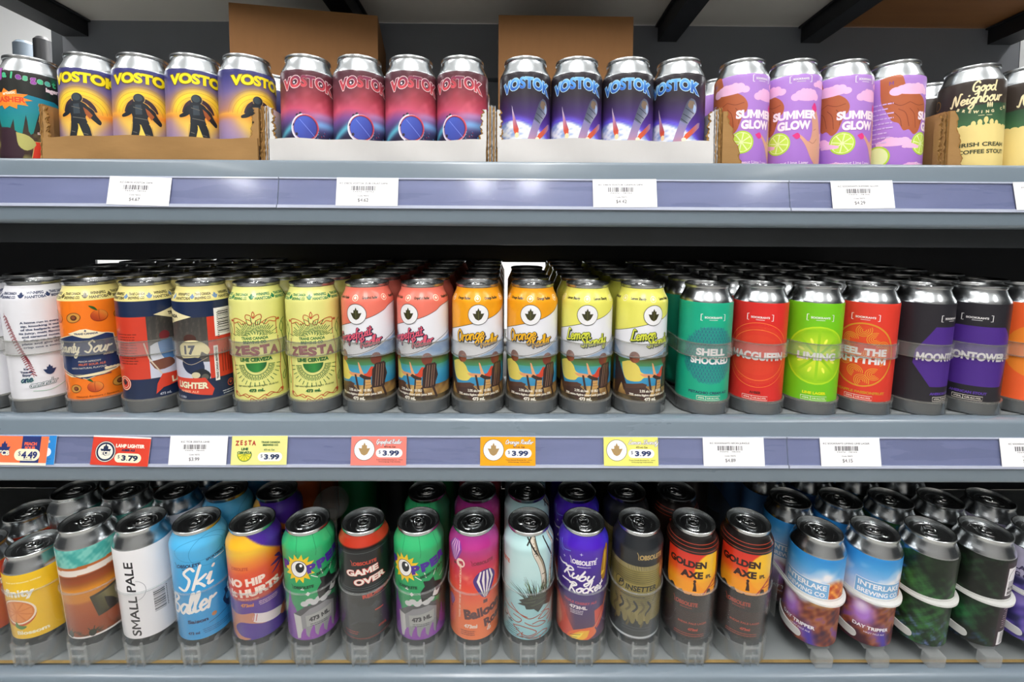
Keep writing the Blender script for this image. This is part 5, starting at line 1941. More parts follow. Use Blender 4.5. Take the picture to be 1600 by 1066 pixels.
def strip_prism(row, s0, s1, o0, o1, x0, x1):
    p = [face_pt(row, s0, o0), face_pt(row, s0, o1), face_pt(row, s1, o1), face_pt(row, s1, o0)]
    return Geo().prism([(q.y, q.z) for q in p], x0, x1)


SHELF = {}
SLAB = {'top': 'grey steel shelf holding the cartons of cans, upper of the three in view',
        'middle': 'grey steel shelf between the other two, with coloured price tags on it',
        'bottom': 'lowest grey steel shelf in view, under the clear can trays'}
for row in ('top', 'middle', 'bottom'):
    z, d = ZT[row], DECK[row]
    sh = thing('display_shelf', SLAB[row], 'shelf', (0, 0, 0), 'steel display shelves')
    SHELF[row] = sh
    mesh_obj('deck', Geo().box(XL, XR, 0.6025 if row != 'top' else .5885, 1.04 if row != 'bottom' else 1.0655, d - 0.012, d).mesh('deck', M['deck']), sh)
    mesh_obj('shade_sheet', Geo().box(XL, XR, .64, 1.04, d - .0165, d - .0125).mesh('shade_sheet', M['black']), sh)  # black sheet added under the grey deck to darken the bay below
    prof = [(.602, min(d, z - .004)), (YK + .0012, min(d, z - .004)), (YK, z - .0005), (YK - .002, z), (.5935, z + .0001), (.5905, z - .0001), (.5878, z - .0006), (.5855, z - .0014), (.5836, z - .0025), (.5822, z - .004), (.5812, z - .006)]
    if row == 'top':
        prof = [(.588, d - .012), (.588, z - .001), (.5872, z - .0002), (.5858, z), (.5845, z - .0004), (.5834, z - .0012), (.5824, z - .0026), (YL - .001, z - .0045)]
    b = face_pt(row, .0715)
    prof += [(b.y, b.z), (b.y + .001, b.z - .003), (b.y + .004, b.z - .0048), (.602 if row != 'top' else .588, b.z - .005)]
    mesh_obj('fascia', Geo().prism(prof, XL, XR).mesh('fascia', M['steel'], True, 50), sh)
    if row == 'bottom':
        mesh_obj('rusty_seam', Geo().box(XL, XR, YK + .0015, .6045, d, d + .0003).mesh('rusty_seam', M['grime']), sh)
        continue
    cuts = [XL, at(435, 300, .575).x, at(1233, 300, .575).x, XR] if row == 'top' else [XL, at(1230, 700, .575).x, XR]
    for x0, x1 in zip(cuts[:-1], cuts[1:]):
        s = mesh_obj('label_strip', strip_prism(row, .0205, .0565, 0, .0010, x0 + .0006, x1 - .0006).mesh('label_strip', M['strip']), sh)
        g = strip_prism(row, .0195, .0213, 0, .0024, x0 + .0006, x1 - .0006)
        g2 = strip_prism(row, .0535, .0572, 0, .0030, x0 + .0006, x1 - .0006)
        mesh_obj('strip_rail', g.add(g2.v, g2.f).mesh('strip_rail', M['stripedge']), s)
        mesh_obj('clear_cover', strip_prism(row, .0213, .0535, .0016, .0021, x0 + .0006, x1 - .0006).mesh('clear_cover', M['clearstrip']), s)
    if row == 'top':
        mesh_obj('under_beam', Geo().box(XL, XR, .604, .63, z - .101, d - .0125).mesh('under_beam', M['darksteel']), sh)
    mesh_obj('rear_beam', Geo().box(XL, XR, 1.04, 1.065, d - .105 if row == 'top' else d - .07, d + .004).mesh('rear_beam', M['black']), sh)
# back panels of the bays, black ones added to keep out rear light; the middle bay is open to the next aisle in two places
gaps = [(XL, at(150, 408, 1.068).x), (at(452, 408, 1.068).x, at(783, 408, 1.068).x), (at(852, 408, 1.068).x, XR)]
for x0, x1 in gaps:
    mesh_obj('rear_panel', Geo().box(x0, x1, 1.0665, 1.072, DECK['middle'] + .005, DECK['top'] - .10).mesh('rear_panel', M['black']), SHELF['middle'])
mesh_obj('rear_panel', Geo().box(-.96, 1.09, 1.066, 1.072, DECK['top'] + .005, EYE + .375).mesh('rear_panel', M['rearpanel']), SHELF['top'])
mesh_obj('rear_panel', Geo().box(XL, XR, 1.066, 1.072, DECK['bottom'], DECK['middle'] - .01).mesh('rear_panel', M['black']), SHELF['bottom'])

us = thing('display_shelf', 'shelf overhead seen from below, pale boards on dark cross beams', 'shelf', (0, 0, 0), 'steel display shelves')
UZ = EYE + .457
BX = [-.92, -.318, .337, .645, 1.055]
for i, x in enumerate(BX):
    hw = .026 if i in (0, 4) else .02
    g = Geo().box(x - hw, x + hw, .78, 1.04, UZ - .004, UZ + .03)
    g.box(x - hw - .006, x + hw + .006, .78, 1.04, UZ + .026, UZ + .03)
    mesh_obj('cross_beam', g.mesh('cross_beam', M['black']), us)
for i in range(4):
    mesh_obj('deck_board', Geo().box(BX[i] + .012, BX[i + 1] - .012, .78, 1.045, UZ + .031, UZ + .046).mesh('deck_board', M['ply' if i == 3 else 'panelgrey']), us)
mesh_obj('rear_beam', Geo().box(-.95, 1.10, 1.041, 1.075, EYE + .375, UZ + .03).mesh('rear_beam', M['rearbeam']), us)
mesh_obj('front_beam', Geo().box(-.95, 1.10, .75, .78, UZ - .03, UZ + .046).mesh('front_beam', M['steel']), us)
for nm, x, lab in (('left', -.985, 'dark steel rack post rising behind the far left cans'), ('right', 1.118, 'dark steel rack post rising behind the cream and brown stout cans')):
    p = thing('rack_post', lab, 'post', (x, 1.095, 0), 'rack posts')
    g = Geo().box(-.022, .022, -.018, .018, 0, UZ + .35)
    mesh_obj('upright', g.mesh('upright', M['darksteel']), p)
    mesh_obj('foot_plate', Geo().box(-.05, .05, -.05, .05, 0, .006).mesh('foot_plate', M['darksteel']), p)
# stock beyond the rack, glimpsed at the far left
for x, y, wd, h, mm, lab in ((at(38, 66, 1.75).x, 1.75, .062, at(38, 66, 1.75).z, 'post', 'slim blue-grey post standing beyond the rack at far left'),
                             (at(66, 59, 1.55).x, 1.55, .045, at(66, 59, 1.55).z, 'black', 'dark post standing beyond the rack beside the slim blue-grey one')):
    p = thing('stock_post', lab, 'post', (x, y, 0))
    g = Geo().lathe([(0, 0), (wd / 2, 0), (wd / 2, h - .01), (wd / 2 - .008, h), (0, h)], 24)
    mesh_obj('post_shaft', g.mesh('post_shaft', M[mm], True), p)
    mesh_obj('foot_plate', Geo().box(-.04, .04, -.04, .04, 0, .008).mesh('foot_plate', M['darksteel']), p)

# ------------------------------------------------------------------ cans
MM = .001


def can_meshes(short):
    h = 157 - short
    k = short
    body = [(0, 6), (18, 3), (21.5, 0), (23.5, 0), (25.5, 2), (28.5, 4.5), (31.6, 8), (32.8, 10), (33.1, 12), (33.1, 133 - k), (32.9, 135.5 - k), (32.2, 138 - k), (30.8, 141 - k), (29.0, 144.5 - k), (27.5, 148 - k), (26.5, 151.5 - k), (26.4, 153 - k)]
    lid = [(26.5, 152.6 - k), (27.4, 153.2 - k), (27.7, 155 - k), (27.5, 156.6 - k), (26.9, 157.1 - k), (26.2, 156.9 - k), (25.7, 155.5 - k), (24.8, 150.4 - k), (24.1, 149.8 - k), (23.4, 150.4 - k), (22.9, 152 - k), (22.2, 152.5 - k), (17, 152.4 - k), (16.6, 152.0 - k), (0, 152.0 - k)]
    sc = lambda p: [(r * MM, z * MM) for r, z in p]
    b = Geo().lathe(sc(body), 44).mesh('can_body', M['alu'], True, 40)
    l = Geo().lathe(sc(lid), 44)
    # pressed opening panel
    n = 20
    z = (152.25 - k)
    ring = [(9.5 * sin(2 * pi * i / n), -9.6 - 6.6 * cos(2 * pi * i / n)) for i in range(n)]
    vs = [(x * MM, y * MM, (z - .2) * MM) for x, y in ring] + [(x * .9 * MM, ((y + 9.6) * .9 - 9.6) * MM, (z + .5) * MM) for x, y in ring] + [(x * .72 * MM, ((y + 9.6) * .72 - 9.6) * MM, (z - .1) * MM) for x, y in ring]
    fs = [(r * n + i, r * n + (i + 1) % n, (r + 1) * n + (i + 1) % n, (r + 1) * n + i) for r in (0, 1) for i in range(n)]
    l.add(vs, fs)
    lm = l.mesh('lid', M['lid'], True, 35)
    # pull tab: nose plate, finger loop with two holes, rivet
    g = Geo()

    def loop(cx, cy, ax, ay, tw, n=20, z0=0.0):
        prof = [(-tw, 0), (-tw * .6, .9), (tw * .6, .9), (tw, 0), (tw * .6, -.6), (-tw * .6, -.6)]
        vs, fs = [], []
        for i in range(n):
            a = 2 * pi * i / n
            for o, hh in prof:
                vs.append(((cx + (ax + o) * sin(a)) * MM, (cy - (ay + o) * cos(a)) * MM, (154 - k + z0 + hh) * MM))
        m_ = len(prof)
        for i in range(n):
            j = (i + 1) % n
            for q in range(m_):
                fs.append((i * m_ + q, j * m_ + q, j * m_ + (q + 1) % m_, i * m_ + (q + 1) % m_))
        g.add(vs, fs)
    loop(0, 1.5, 7.2, 10.5, 1.2, 28)
    loop(0, 6.6, 4.6, 3.6, 1.1)
    loop(0, -1.6, 3.4, 2.8, 1.4)
    g.lathe([(r * MM, zz * MM) for r, zz in [(3.2, 152.3 - k), (3.0, 154.6 - k), (2.2, 155.0 - k), (0, 155.1 - k)]], 16)
    v0 = len(g.v)
    # nose plate
    pts = [(6.2 * sin(a), -5.5 - 4.6 * cos(a)) for a in np.linspace(-pi / 2, pi / 2, 12)]
    for zz in (153.5 - k, 154.5 - k):
        g.v += [(x * MM, y * MM, zz * MM) for x, y in pts]
    nn = len(pts)
    g.f += [tuple(range(v0 + nn - 1, v0 - 1, -1)), tuple(range(v0 + nn, v0 + 2 * nn))]
    g.f += [(v0 + i, v0 + (i + 1) % nn, v0 + nn + (i + 1) % nn, v0 + nn + i) for i in range(nn)]
    tm = g.mesh('pull_tab', M['tab'], True, 40)
    return b, lm, tm


CM = {0: can_meshes(0), 35: can_meshes(35)}
ART = {}


def wrap(key, fn, gloss):
    if key not in ART:
        ART[key] = fn().mesh('label_wrap', M['inkgloss' if gloss else 'ink'])
    return ART[key]


_rr = random.Random(11)


def set_axis(o, tilt, phi):
    o.rotation_mode = 'ZYX'
    o.rotation_euler = (tilt, 0, phi)


def can(label, base, tilt, phi, wm, short=0, group=None, tab=None):
    t = thing('beer_can', label, 'can', base, group)
    set_axis(t, tilt, phi)
    b, l, tb = CM[short]
    mesh_obj('can_body', b, t)
    mesh_obj('label_wrap', wm, t)
    lo = mesh_obj('lid', l, t)
    lo.rotation_euler = (0, 0, (tab if tab is not None else _rr.uniform(0, 2 * pi)) - phi)
    mesh_obj('pull_tab', tb, lo)
    return t


REAR = {}


def rear_mesh(col, sleeve_top):
    key = (col, sleeve_top)
    if key not in REAR:
        pm = mat('can_paint', col, 0.35, coat=.2)
        body = [(23.5, 0), (28.5, 4.5), (32.8, 10), (33.1, 12), (33.1, 134), (32.2, 138), (29.0, 144.5), (26.5, 151.5), (26.4, 153), (27.4, 153.2), (27.7, 155), (27.4, 156.8), (26.7, 157.1), (25.9, 156), (24.8, 150.5), (23.6, 150.2), (22.6, 152.3), (0, 152.2)]
        n, kk = 24, len(body)
        g = Geo().lathe([(r * MM, z * MM) for r, z in body], n)
        me = g.mesh('beer_can', [M['alu'], pm, M['lid']], True, 40)
        idx = []
        for i in range(n):
            for q in range(kk - 1):
                zt = body[q + 1][1]
                idx.append(2 if q >= 9 else 1 if 10 <= zt <= sleeve_top + .5 and q < 8 else 0)
        me.polygons.foreach_set('material_index', idx)
        REAR[key] = me
    return REAR[key]


def rear_can(label, base, tilt, col, sleeve_top, group):
    o = mesh_obj('beer_can', rear_mesh(col, sleeve_top), None, base)
    set_axis(o, tilt, _rr.uniform(0, 6.28))
    tag(o, label, 'can', group)
    return o


ORD = ['first', 'second', 'third', 'fourth', 'fifth', 'sixth', 'seventh', 'eighth']


def facing(x, y, du=0.0):
    return -atan2(x, y) + du / R


# ---- top shelf: open cartons of cans
YT = .632
DZ = DECK['top']
WK = {'black hole': (d_blackhole, 0), 'crimson': (d_crimson, 0), 'rockets': (d_rockets, 0), 'summer': (d_summer, 0), 'stout': (d_stout, 0), 'drip': (d_teal_drip, 0)}
top_cans = [
    (50, 'drip', 0, 'black can with dripping teal art and orange starburst beside torn carton', 'black teal-drip can', None),
    (146, 'black hole', -10, 'astronaut and black hole can nearest the carton wall with the torn edge', 'leftmost astronaut can', 0),
    (224, 'black hole', 0, 'second astronaut and black hole can in the brown carton, whole figure showing', 'second astronaut can', 0),
    (304, 'black hole', 6, 'third astronaut and black hole can in the brown carton, figure in the middle', 'third astronaut can', 0),
    (384, 'black hole', 17, 'fourth astronaut can, its figure half hidden by the torn carton corner', 'fourth astronaut can', 0),
    (485, 'crimson', -2, 'crimson sky and helmet can, first in the white carton beside the brown one', 'first crimson helmet can', 1),
    (564, 'crimson', 4, 'crimson sky and helmet can, second in the white carton', 'second crimson helmet can', 1),
    (641, 'crimson', 3, 'crimson sky and helmet can, third in the white carton', 'third crimson helmet can', 1),
    (718.5, 'crimson', -8, 'crimson sky and helmet can, last in its carton, helmet turned to the left edge', 'fourth crimson helmet can', 1),
    (825.6, 'rockets', 2, 'dark purple can with flying rockets, first in its white carton', 'first rocket can', 2),
    (903, 'rockets', 1, 'dark purple can with flying rockets, second in its white carton', 'second rocket can', 2),
    (979.7, 'rockets', 0, 'dark purple can with flying rockets, third in its white carton', 'third rocket can', 2),
    (1057, 'rockets', -6, 'dark purple can with flying rockets, last in its white carton', 'fourth rocket can', 2),
    (1164, 'summer', 4, 'lilac can with brown hand and lime, first beside the torn carton flaps', 'first lilac lime can', 3),
    (1239, 'summer', -12, 'lilac can with brown hand and lime, second, pink nails showing at its edge', 'second lilac lime can', 3),
    (1317, 'summer', 4, 'lilac can with brown hand and lime, third of the four', 'third lilac lime can', 3),
    (1397, 'summer', 38, 'lilac can turned aside, hand and wrist mark showing beside the carton wall', 'fourth lilac lime can', 3),
    (1520, 'stout', 2, 'brown, green and cream stout can with cream script, whole front showing', 'whole cream stout can', None),
    (1607, 'stout', 14, 'brown, green and cream stout can cut off by the picture edge', 'cut off cream stout can', None)]
REARCOL = {'black hole': ('#34346c', 135), 'crimson': ('#5a2c38', 135), 'rockets': ('#2a2430', 135), 'summer': ('#a878cc', 135), 'stout': ('#3b322c', 135), 'drip': ('#232a28', 135)}
BASE = .0045
for px, key, du, lab, sd, ci in top_cans:
    if ci is not None:
        mates = [q for q in top_cans if q[5] == ci]
        x = at(sum(q[0] for q in mates) / 4, 90, YT).x + (mates.index((px, key, du, lab, sd, ci)) - 1.5) * .0668
    else:
        x = at(px, 95, YT).x
    zb = DZ + (BASE if ci is not None else .0005)
    can(lab, (x, YT, zb), 0, facing(x, YT, du), wrap(key, WK[key][0], False), 0, 'cans on the top shelf')
    rows = 0 if key == 'drip' else {'summer': 2, 'stout': 1}.get(key, 4)
    for r in range(1, rows + 1):
        rear_can(f'{ORD[r]} can back, standing behind the {sd} in the same file', (x, YT + .0672 * r, zb), 0, *REARCOL[key], 'cans in the back rows of the cartons')


def ragged(n, amp, rr):
    return [rr.uniform(-amp, amp) for _ in range(n)]


def board_mesh(name, x0, x1, y0, y1, z0, z1, face, seed, amp=.0011, steps=34):
    """corrugated board standing in the (y, z) plane: two liners and a fluted core with a ragged front edge"""
    rr = random.Random(seed)
    g = Geo()
    idx = []
    t = x1 - x0
    for a, b, am, mi, dy in ((0, .16, amp, 0, 0), (.2, .8, amp * .6, 1, .0012), (.84, 1, amp, 0, 0)):
        zs = np.linspace(z0, z1 - (.0015 if mi else 0), steps)
        pr = [(y0 + dy + rr.uniform(-am, am), z) for z in zs]
        pr += [(y1, zs[-1]), (y1, z0)]
        f0 = len(g.f)
        g.prism(pr, x0 + a * t, x0 + b * t)
        idx += [mi] * (len(g.f) - f0)
    me = face_mesh(name, g.v, g.f, [face, M['kraftdark']], idx)
    return me


def torn_mesh(name, xw, side, z0, z1, w0, w1, y, face, seed):
    """strip of board folded across the front, with a ragged free edge; width w0 at the bottom, w1 at the top"""
    rr = random.Random(seed)
    n = 44
    g = Geo()
    wob = [rr.uniform(0, 6) for _ in range(3)]
    idx = []
    for (ya, yb, mi, ex) in ((y, y + .0006, 0, 0), (y + .0007, y + .0026, 1, .0016), (y + .0027, y + .0033, 0, .0005)):
        zs = np.linspace(z0, z1, n)
        e = [w0 + (w1 - w0) * i / (n - 1) + .0012 * sin(i * .55 + wob[0]) + .0007 * sin(i * 1.3 + wob[1]) + rr.uniform(-.0007, .0007) + ex for i in range(n)]
        vs = []
        for zz, ww in zip(zs, e):
            xa, xb = xw, xw + side * ww
            vs += [(xa, ya, zz), (xb, ya - abs(ww) * .10, zz), (xb, yb - abs(ww) * .10, zz), (xa, yb, zz)]
        fs = []
        for i in range(n - 1):
            for c in range(4):
                d = (c + 1) % 4
                fs.append((i * 4 + c, i * 4 + d, i * 4 + 4 + d, i * 4 + 4 + c))
        fs += [(0, 3, 2, 1), (n * 4 - 4, n * 4 - 3, n * 4 - 2, n * 4 - 1)]
        g.add(vs, fs)
        idx += [mi] * len(fs)
    return face_mesh(name, g.v, g.f, [face, M['kraftdark']], idx)


def front_panel_mesh(x0, x1, y, z0, z1, face, seed):
    rr = random.Random(seed)
    n, k = 40, 6
    g = Geo()
    ph = [rr.uniform(0, 6) for _ in range(4)]
    vs, fs = [], []
    for lay in (0, 1):
        for i in range(n + 1):
            t = i / n
            x = x0 + (x1 - x0) * t
            top = z1 + .0012 * sin(t * 7 + ph[0]) + .0007 * sin(t * 23 + ph[1])
            for j in range(k + 1):
                q = j / k
                bul = -.0022 * sin(pi * t) * q ** 2 + .0006 * sin(t * 15 + q * 5 + ph[2])
                vs.append((x, y + bul + lay * .0032, z0 + (top - z0) * q))
    s = k + 1
    off = (n + 1) * s
    for i in range(n):
        for j in range(k):
            a = i * s + j
            fs += [(a, a + s, a + s + 1, a + 1), (off + a, off + a + 1, off + a + s + 1, off + a + s)]
        a = i * s
        fs += [(a, off + a, off + a + s, a + s), (a + k, a + k + s, off + a + k + s, off + a + k)]
    for a in (0, n * s):
        for j in range(k):
            fs.append((a + j, a + j + 1, off + a + j + 1, off + a + j))
    g.add(vs, fs)
    return g.mesh('front_panel', face, True, 40)


WX = [at(q, 200, .594).x for q in (58, 412, 768.5, 1124, 1484)]
cart = [('kraft', 'open brown carton holding the four astronaut cans', True, at(240, 214, .592).z, 0, 4),
        ('whiteboard', 'white-faced open carton holding the crimson helmet cans', True, at(600, 219, .592).z, 0, 4),
        ('whiteboard', 'white-faced open carton holding the purple rocket cans', True, at(950, 219, .592).z, 0, 4),
        ('kraft', 'brown carton with its front torn off, holding the lilac cans', False, 0, 0, 2)]
YF = .5955
for i, (mk, lab, front, fh, fh2, rows) in enumerate(cart):
    x0, x1 = WX[i] + .0006, WX[i + 1] - .0006
    yb = YT + .0672 * rows + .038
    c = thing('carton', lab, 'carton', ((x0 + x1) / 2, YF, DZ))
    o = Vector(c.location)

    def put(nm, me):
        ob = mesh_obj(nm, me, c)
        ob.matrix_parent_inverse = Matrix.Translation(-o)
        return ob
    put('base_sheet', Geo().box(x0, x1, YF + .004, yb, DZ + .0004, DZ + .004).mesh('base_sheet', M['kraft']))
    face = M[mk]
    hgt = at(415, 163, .594).z - DZ
    for s, xa in ((0, x0), (1, x1 - .0034)):
        put('side_panel', board_mesh('side_panel', xa, xa + .0034, YF + .001, yb, DZ + .0042, DZ + hgt + _rr.uniform(-.002, .002), face, 10 * i + s))
        xb = xa + .0038 if s == 0 else xa - .0038
        put('corner_flap', board_mesh('corner_flap', xb, xb + .0034, YF + .004, YF + .012, DZ + .0042, DZ + hgt - .004, face, 10 * i + s + 4, .002))
    put('back_panel', Geo().box(x0 + .004, x1 - .004, yb - .0034, yb, DZ + .0042, DZ + hgt).mesh('back_panel', face))
    if front:
        put('front_panel', front_panel_mesh(x0 + .0066, x1 - .0066, YF - .0035, DZ + .0004, fh, face, i))
        put('torn_edge', torn_mesh('torn_edge', x0 + .006, 1, DZ + hgt - .050, DZ + hgt - .004, .006, .003, YF - .0005, face, 40 + i))
        put('torn_edge', torn_mesh('torn_edge', x1 - .006, -1, DZ + hgt - .050, DZ + hgt - .004, .010 if i == 0 else .007, .004, YF - .0005, face, 50 + i))
    else:
        put('torn_edge', torn_mesh('torn_edge', x0 + .004, 1, DZ + .005, DZ + hgt - .004, .030, .003, YF - .001, face, 61))
        put('torn_edge', torn_mesh('torn_edge', x1 - .002, 1, DZ + .005, DZ + hgt - .002, .019, .006, YF - .004, face, 62))

# brown cases lying on the cans at the back
for lab, a, b, zt, dep in (('brown cardboard case lying askew above the astronaut and crimson cans', at(357, 7, .81), at(590, 32, .85), at(470, 18, .83).z, .165),
                           ('brown cardboard case lying square above the rocket cans', at(779, 29, .83), at(990, 27, .832), at(880, 28, .83).z, .165)):
    a, b = Vector((a.x, a.y, 0)), Vector((b.x, b.y, 0))
    d = (b - a)
    L = d.length
    z0 = DZ + .0045 + .1573
    c = thing('case', lab, 'box', ((a.x + b.x) / 2, (a.y + b.y) / 2, z0), 'brown cardboard cases')
    c.rotation_euler = (0, 0, atan2(d.y, d.x))
    h = zt - z0
    hl = L / 2
    mesh_obj('front_side', Geo().box(-hl, hl, 0, .004, .0, h).mesh('front_side', M['boxbrown']), c)
    mesh_obj('back_side', Geo().box(-hl, hl, dep - .004, dep, .0, h).mesh('back_side', M['boxbrown']), c)
    for xs in (-hl, hl - .004):
        mesh_obj('end_side', Geo().box(xs, xs + .004, .0042, dep - .0042, .0, h).mesh('end_side', M['boxbrown']), c)
    mesh_obj('bottom_flap', Geo().box(-hl + .0042, hl - .0042, .0042, dep - .0042, 0, .004).mesh('bottom_flap', M['boxbrown']), c)
    for y0, y1 in ((.0002, dep / 2 - .001), (dep / 2 + .001, dep - .0002)):
        mesh_obj('top_flap', Geo().box(-hl, hl, y0, y1, h + .0002, h + .004).mesh('top_flap', M['boxbrown']), c)

# ---- middle shelf: grey gravity trays
mid = [
    (-34, 'baseball', -30, 'white can with green and navy script, cut off by the left picture edge', 'cut off white can', '#dcdce2', 152, 7),
    (53, 'baseball', 0, 'white can with red baseball stitches and navy text', 'baseball stitch can', '#dcdce2', 152, 7),
    (140, 'peach', -8, 'bright orange can with peaches and a navy badge', 'orange peach can', '#d8c870', 152, 7),
    (229, 'lampA', 0, 'navy and red can with blue skater and red text panel', 'navy skater can', '#d8c870', 152, 7),
    (314.5, 'lampB', 0, 'navy and red can with jersey number 17 and a white barcode', 'jersey 17 can', '#d8c870', 152, 5),
    (400, 'zesta', -6, 'pale lime can with red scrolls and maroon lettering, beside the jersey can', 'first pale lime can', '#c8c468', 152, 5),
    (490.5, 'zesta', -3, 'pale lime can with red scrolls and maroon lettering, beside the coral cans', 'second pale lime can', '#c8c468', 152, 6),
    (574, 'grapefruit', -16, 'coral and white can with beach chairs, beside the pale lime cans', 'first coral can', '#d06a5a', 152, 7),
    (660, 'grapefruit', -20, 'coral and white can with beach chairs, beside the amber cans', 'second coral can', '#d06a5a', 152, 7),
    (745, 'orange', 0, 'amber and white can with beach chairs, beside the coral cans', 'first amber can', '#d89020', 152, 7),
    (829.5, 'orange', -3, 'amber and white can with beach chairs, beside the lemon cans', 'second amber can', '#d89020', 152, 4),
    (917, 'lemon', 0, 'lemon yellow and white can with beach chairs, beside the amber cans', 'first lemon can', '#cccc50', 152, 7),
    (1003.7, 'lemon', 15, 'lemon yellow and white can turned right, beside the teal can', 'second lemon can', '#cccc50', 152, 7),
    (1105, 'shell', 0, 'teal green can with blue scale pattern and white lettering', 'teal scale can', '#178f72', 135, 7),
    (1190.6, 'mac', 0, 'bright red can with thin orange rings and white lettering', 'red ring can', '#c0302a', 135, 7),
    (1276.5, 'liming', 0, 'bright lime green can with a lime slice', 'lime slice can', '#6cb41c', 135, 7),
    (1359, 'feel', 0, 'red can with orange swirling fingerprint pattern and two lines of lettering', 'red swirl can', '#c8402c', 135, 7),
    (1442, 'moonA', 0, 'black can with purple octagon turned so its black side shows', 'black octagon can', '#26242a', 135, 7),
    (1530.5, 'moonB', 0, 'black can with broad purple octagon seen full on', 'purple octagon can', '#4c2a80', 135, 7),
    (1619, 'none', 0, 'orange can cut off by the right picture edge', 'cut off orange can', '#e4622c', 135, 7)]
SK = {'baseball': (d_baseball, 1), 'peach': (d_peach, 1), 'lampA': (d_lamp, 1), 'lampB': (d_lamp, 1), 'zesta': (d_zesta, 1),
      'grapefruit': (lambda: d_radler('grapefruit'), 1), 'orange': (lambda: d_radler('orange'), 1), 'lemon': (lambda: d_radler('lemon'), 1),
      'shell': (lambda: d_plain('#1cab86', ['SHELL', 'SHOCKED'], 'PISTACHIO CREAM ALE', '#2a4a5c', 10, m_scales, w=[37, 50]), 0),
      'mac': (lambda: d_plain('#da2c28', ['MACGUFFIN'], 'AMBER', '#6a1c18', 1, m_rings, th=11, w=[66]), 0),
      'liming': (lambda: d_plain('#73c41a', ['LIMING'], 'LIME LAGER', '#e6e81c', 8, m_lime, th=10, w=[46]), 0),
      'feel': (lambda: d_plain('#dd3b2c', ['FEEL THE', 'RHYTHM'], 'PINEAPPLE PASSIONFRUIT', '#d08a24', -2, m_swirl, w=[54, 54]), 0),
      'moonA': (lambda: d_plain('#26242a', ['MOONTOWER'], 'AMERICAN STOUT', '#5a3a9c', 36, m_octagon, th=11, w=[74]), 0),
      'moonB': (lambda: d_plain('#26242a', ['MOONTOWER'], 'AMERICAN STOUT', '#5a3a9c', 2, m_octagon, th=11, w=[74]), 0),
      'none': (lambda: d_plain('#f0602c', ['SUNDAY'], 'HAZY IPA', '#8a3414', 30, m_none), 0)}
MAXIS = Vector((0, cos(TM), sin(TM)))


def mid_tray_meshes():
    r = .0348
    arc = [(r * sin(a), -r * cos(a)) for a in np.linspace(-pi / 2, pi / 2, 25)]
    path = [(-r, .06), (-r, .03)] + arc + [(r, .03), (r, .06)]
    dm = (ZM - DECK['middle']) - .0031
    cup = Geo().wall(path, -dm, .0062, .0018).mesh('base_cup', M['smoke'], True, 40)
    rim = Geo().wall(path, .0063, .0085, .0020).mesh('cup_rim', M['smokerim'], True, 40)
    fl = Geo().wall([(0, .0), (0, .40)], -.0042, -.0012, .062).mesh('tray_floor', M['smoke'])
    r2 = .0348
    arc2 = [(r2 * sin(a), -r2 * cos(a)) for a in np.linspace(-pi / 2, pi / 2, 25)]
    hp = [(-r2, .045)] + arc2 + [(r2, .045)]
    hg = Geo().wall(hp, .066, .0825, .0014)
    hoop = hg.mesh('hoop', M['hoop'], True, 40)
    e = Geo().wall(hp, .0825, .0838, .0020)
    e2 = Geo().wall(hp, .0648, .066, .0020)
    he = e.add(e2.v, e2.f).mesh('hoop_edge', M['smokerim'], True, 40)
    post = Geo().box(-.0008, .0008, .034, .045, -.004, .0648).mesh('hoop_post', M['clear'])
    return cup, rim, fl, hoop, he, post


MT = mid_tray_meshes()
for i, (px, key, du, lab, sd, rc, rt, rows) in enumerate(mid):
    xa, xb = (at(53, 440, .617).x, at(1003.7, 440, .617).x) if i < 13 else (at(1105, 440, .617).x, at(1530.5, 440, .617).x)
    x = xa + (xb - xa) * (i - 1) / 11 if i < 13 else xa + (xb - xa) * (i - 13) / 5
    rows = min(rows, 6)
    base = Vector((x, YM, ZM))
    if key == 'lampA':
        ph = facing(x, YM, 49)
    elif key == 'lampB':
        ph = facing(x, YM, -43)
    else:
        ph = facing(x, YM, du)
    fn, gl = SK[key]
    can(lab, base, TM, ph, wrap('lamp' if key[:4] == 'lamp' else key, fn, gl), 0, 'cans at the front of the middle shelf')
    for r in range(1, rows):
        rear_can(f'{ORD[r]} can back in the tray headed by the {sd}', base + MAXIS * (.0668 * r), TM, rc, rt, 'cans queued in the middle shelf trays')
    t = thing('can_tray', f'smoky grey tray with clear hoop holding the {sd}', 'tray', base, 'grey trays on the middle shelf')
    set_axis(t, TM, 0)
    cu = mesh_obj('base_cup', MT[0], t)
    mesh_obj('cup_rim', MT[1], cu)
    mesh_obj('tray_floor', MT[2], t)
    hp = mesh_obj('hoop', MT[3], t)
    mesh_obj('hoop_edge', MT[4], hp)
    for s in (-1, 1):
        mesh_obj('hoop_post', MT[5], t, (s * .0348, 0, 0))

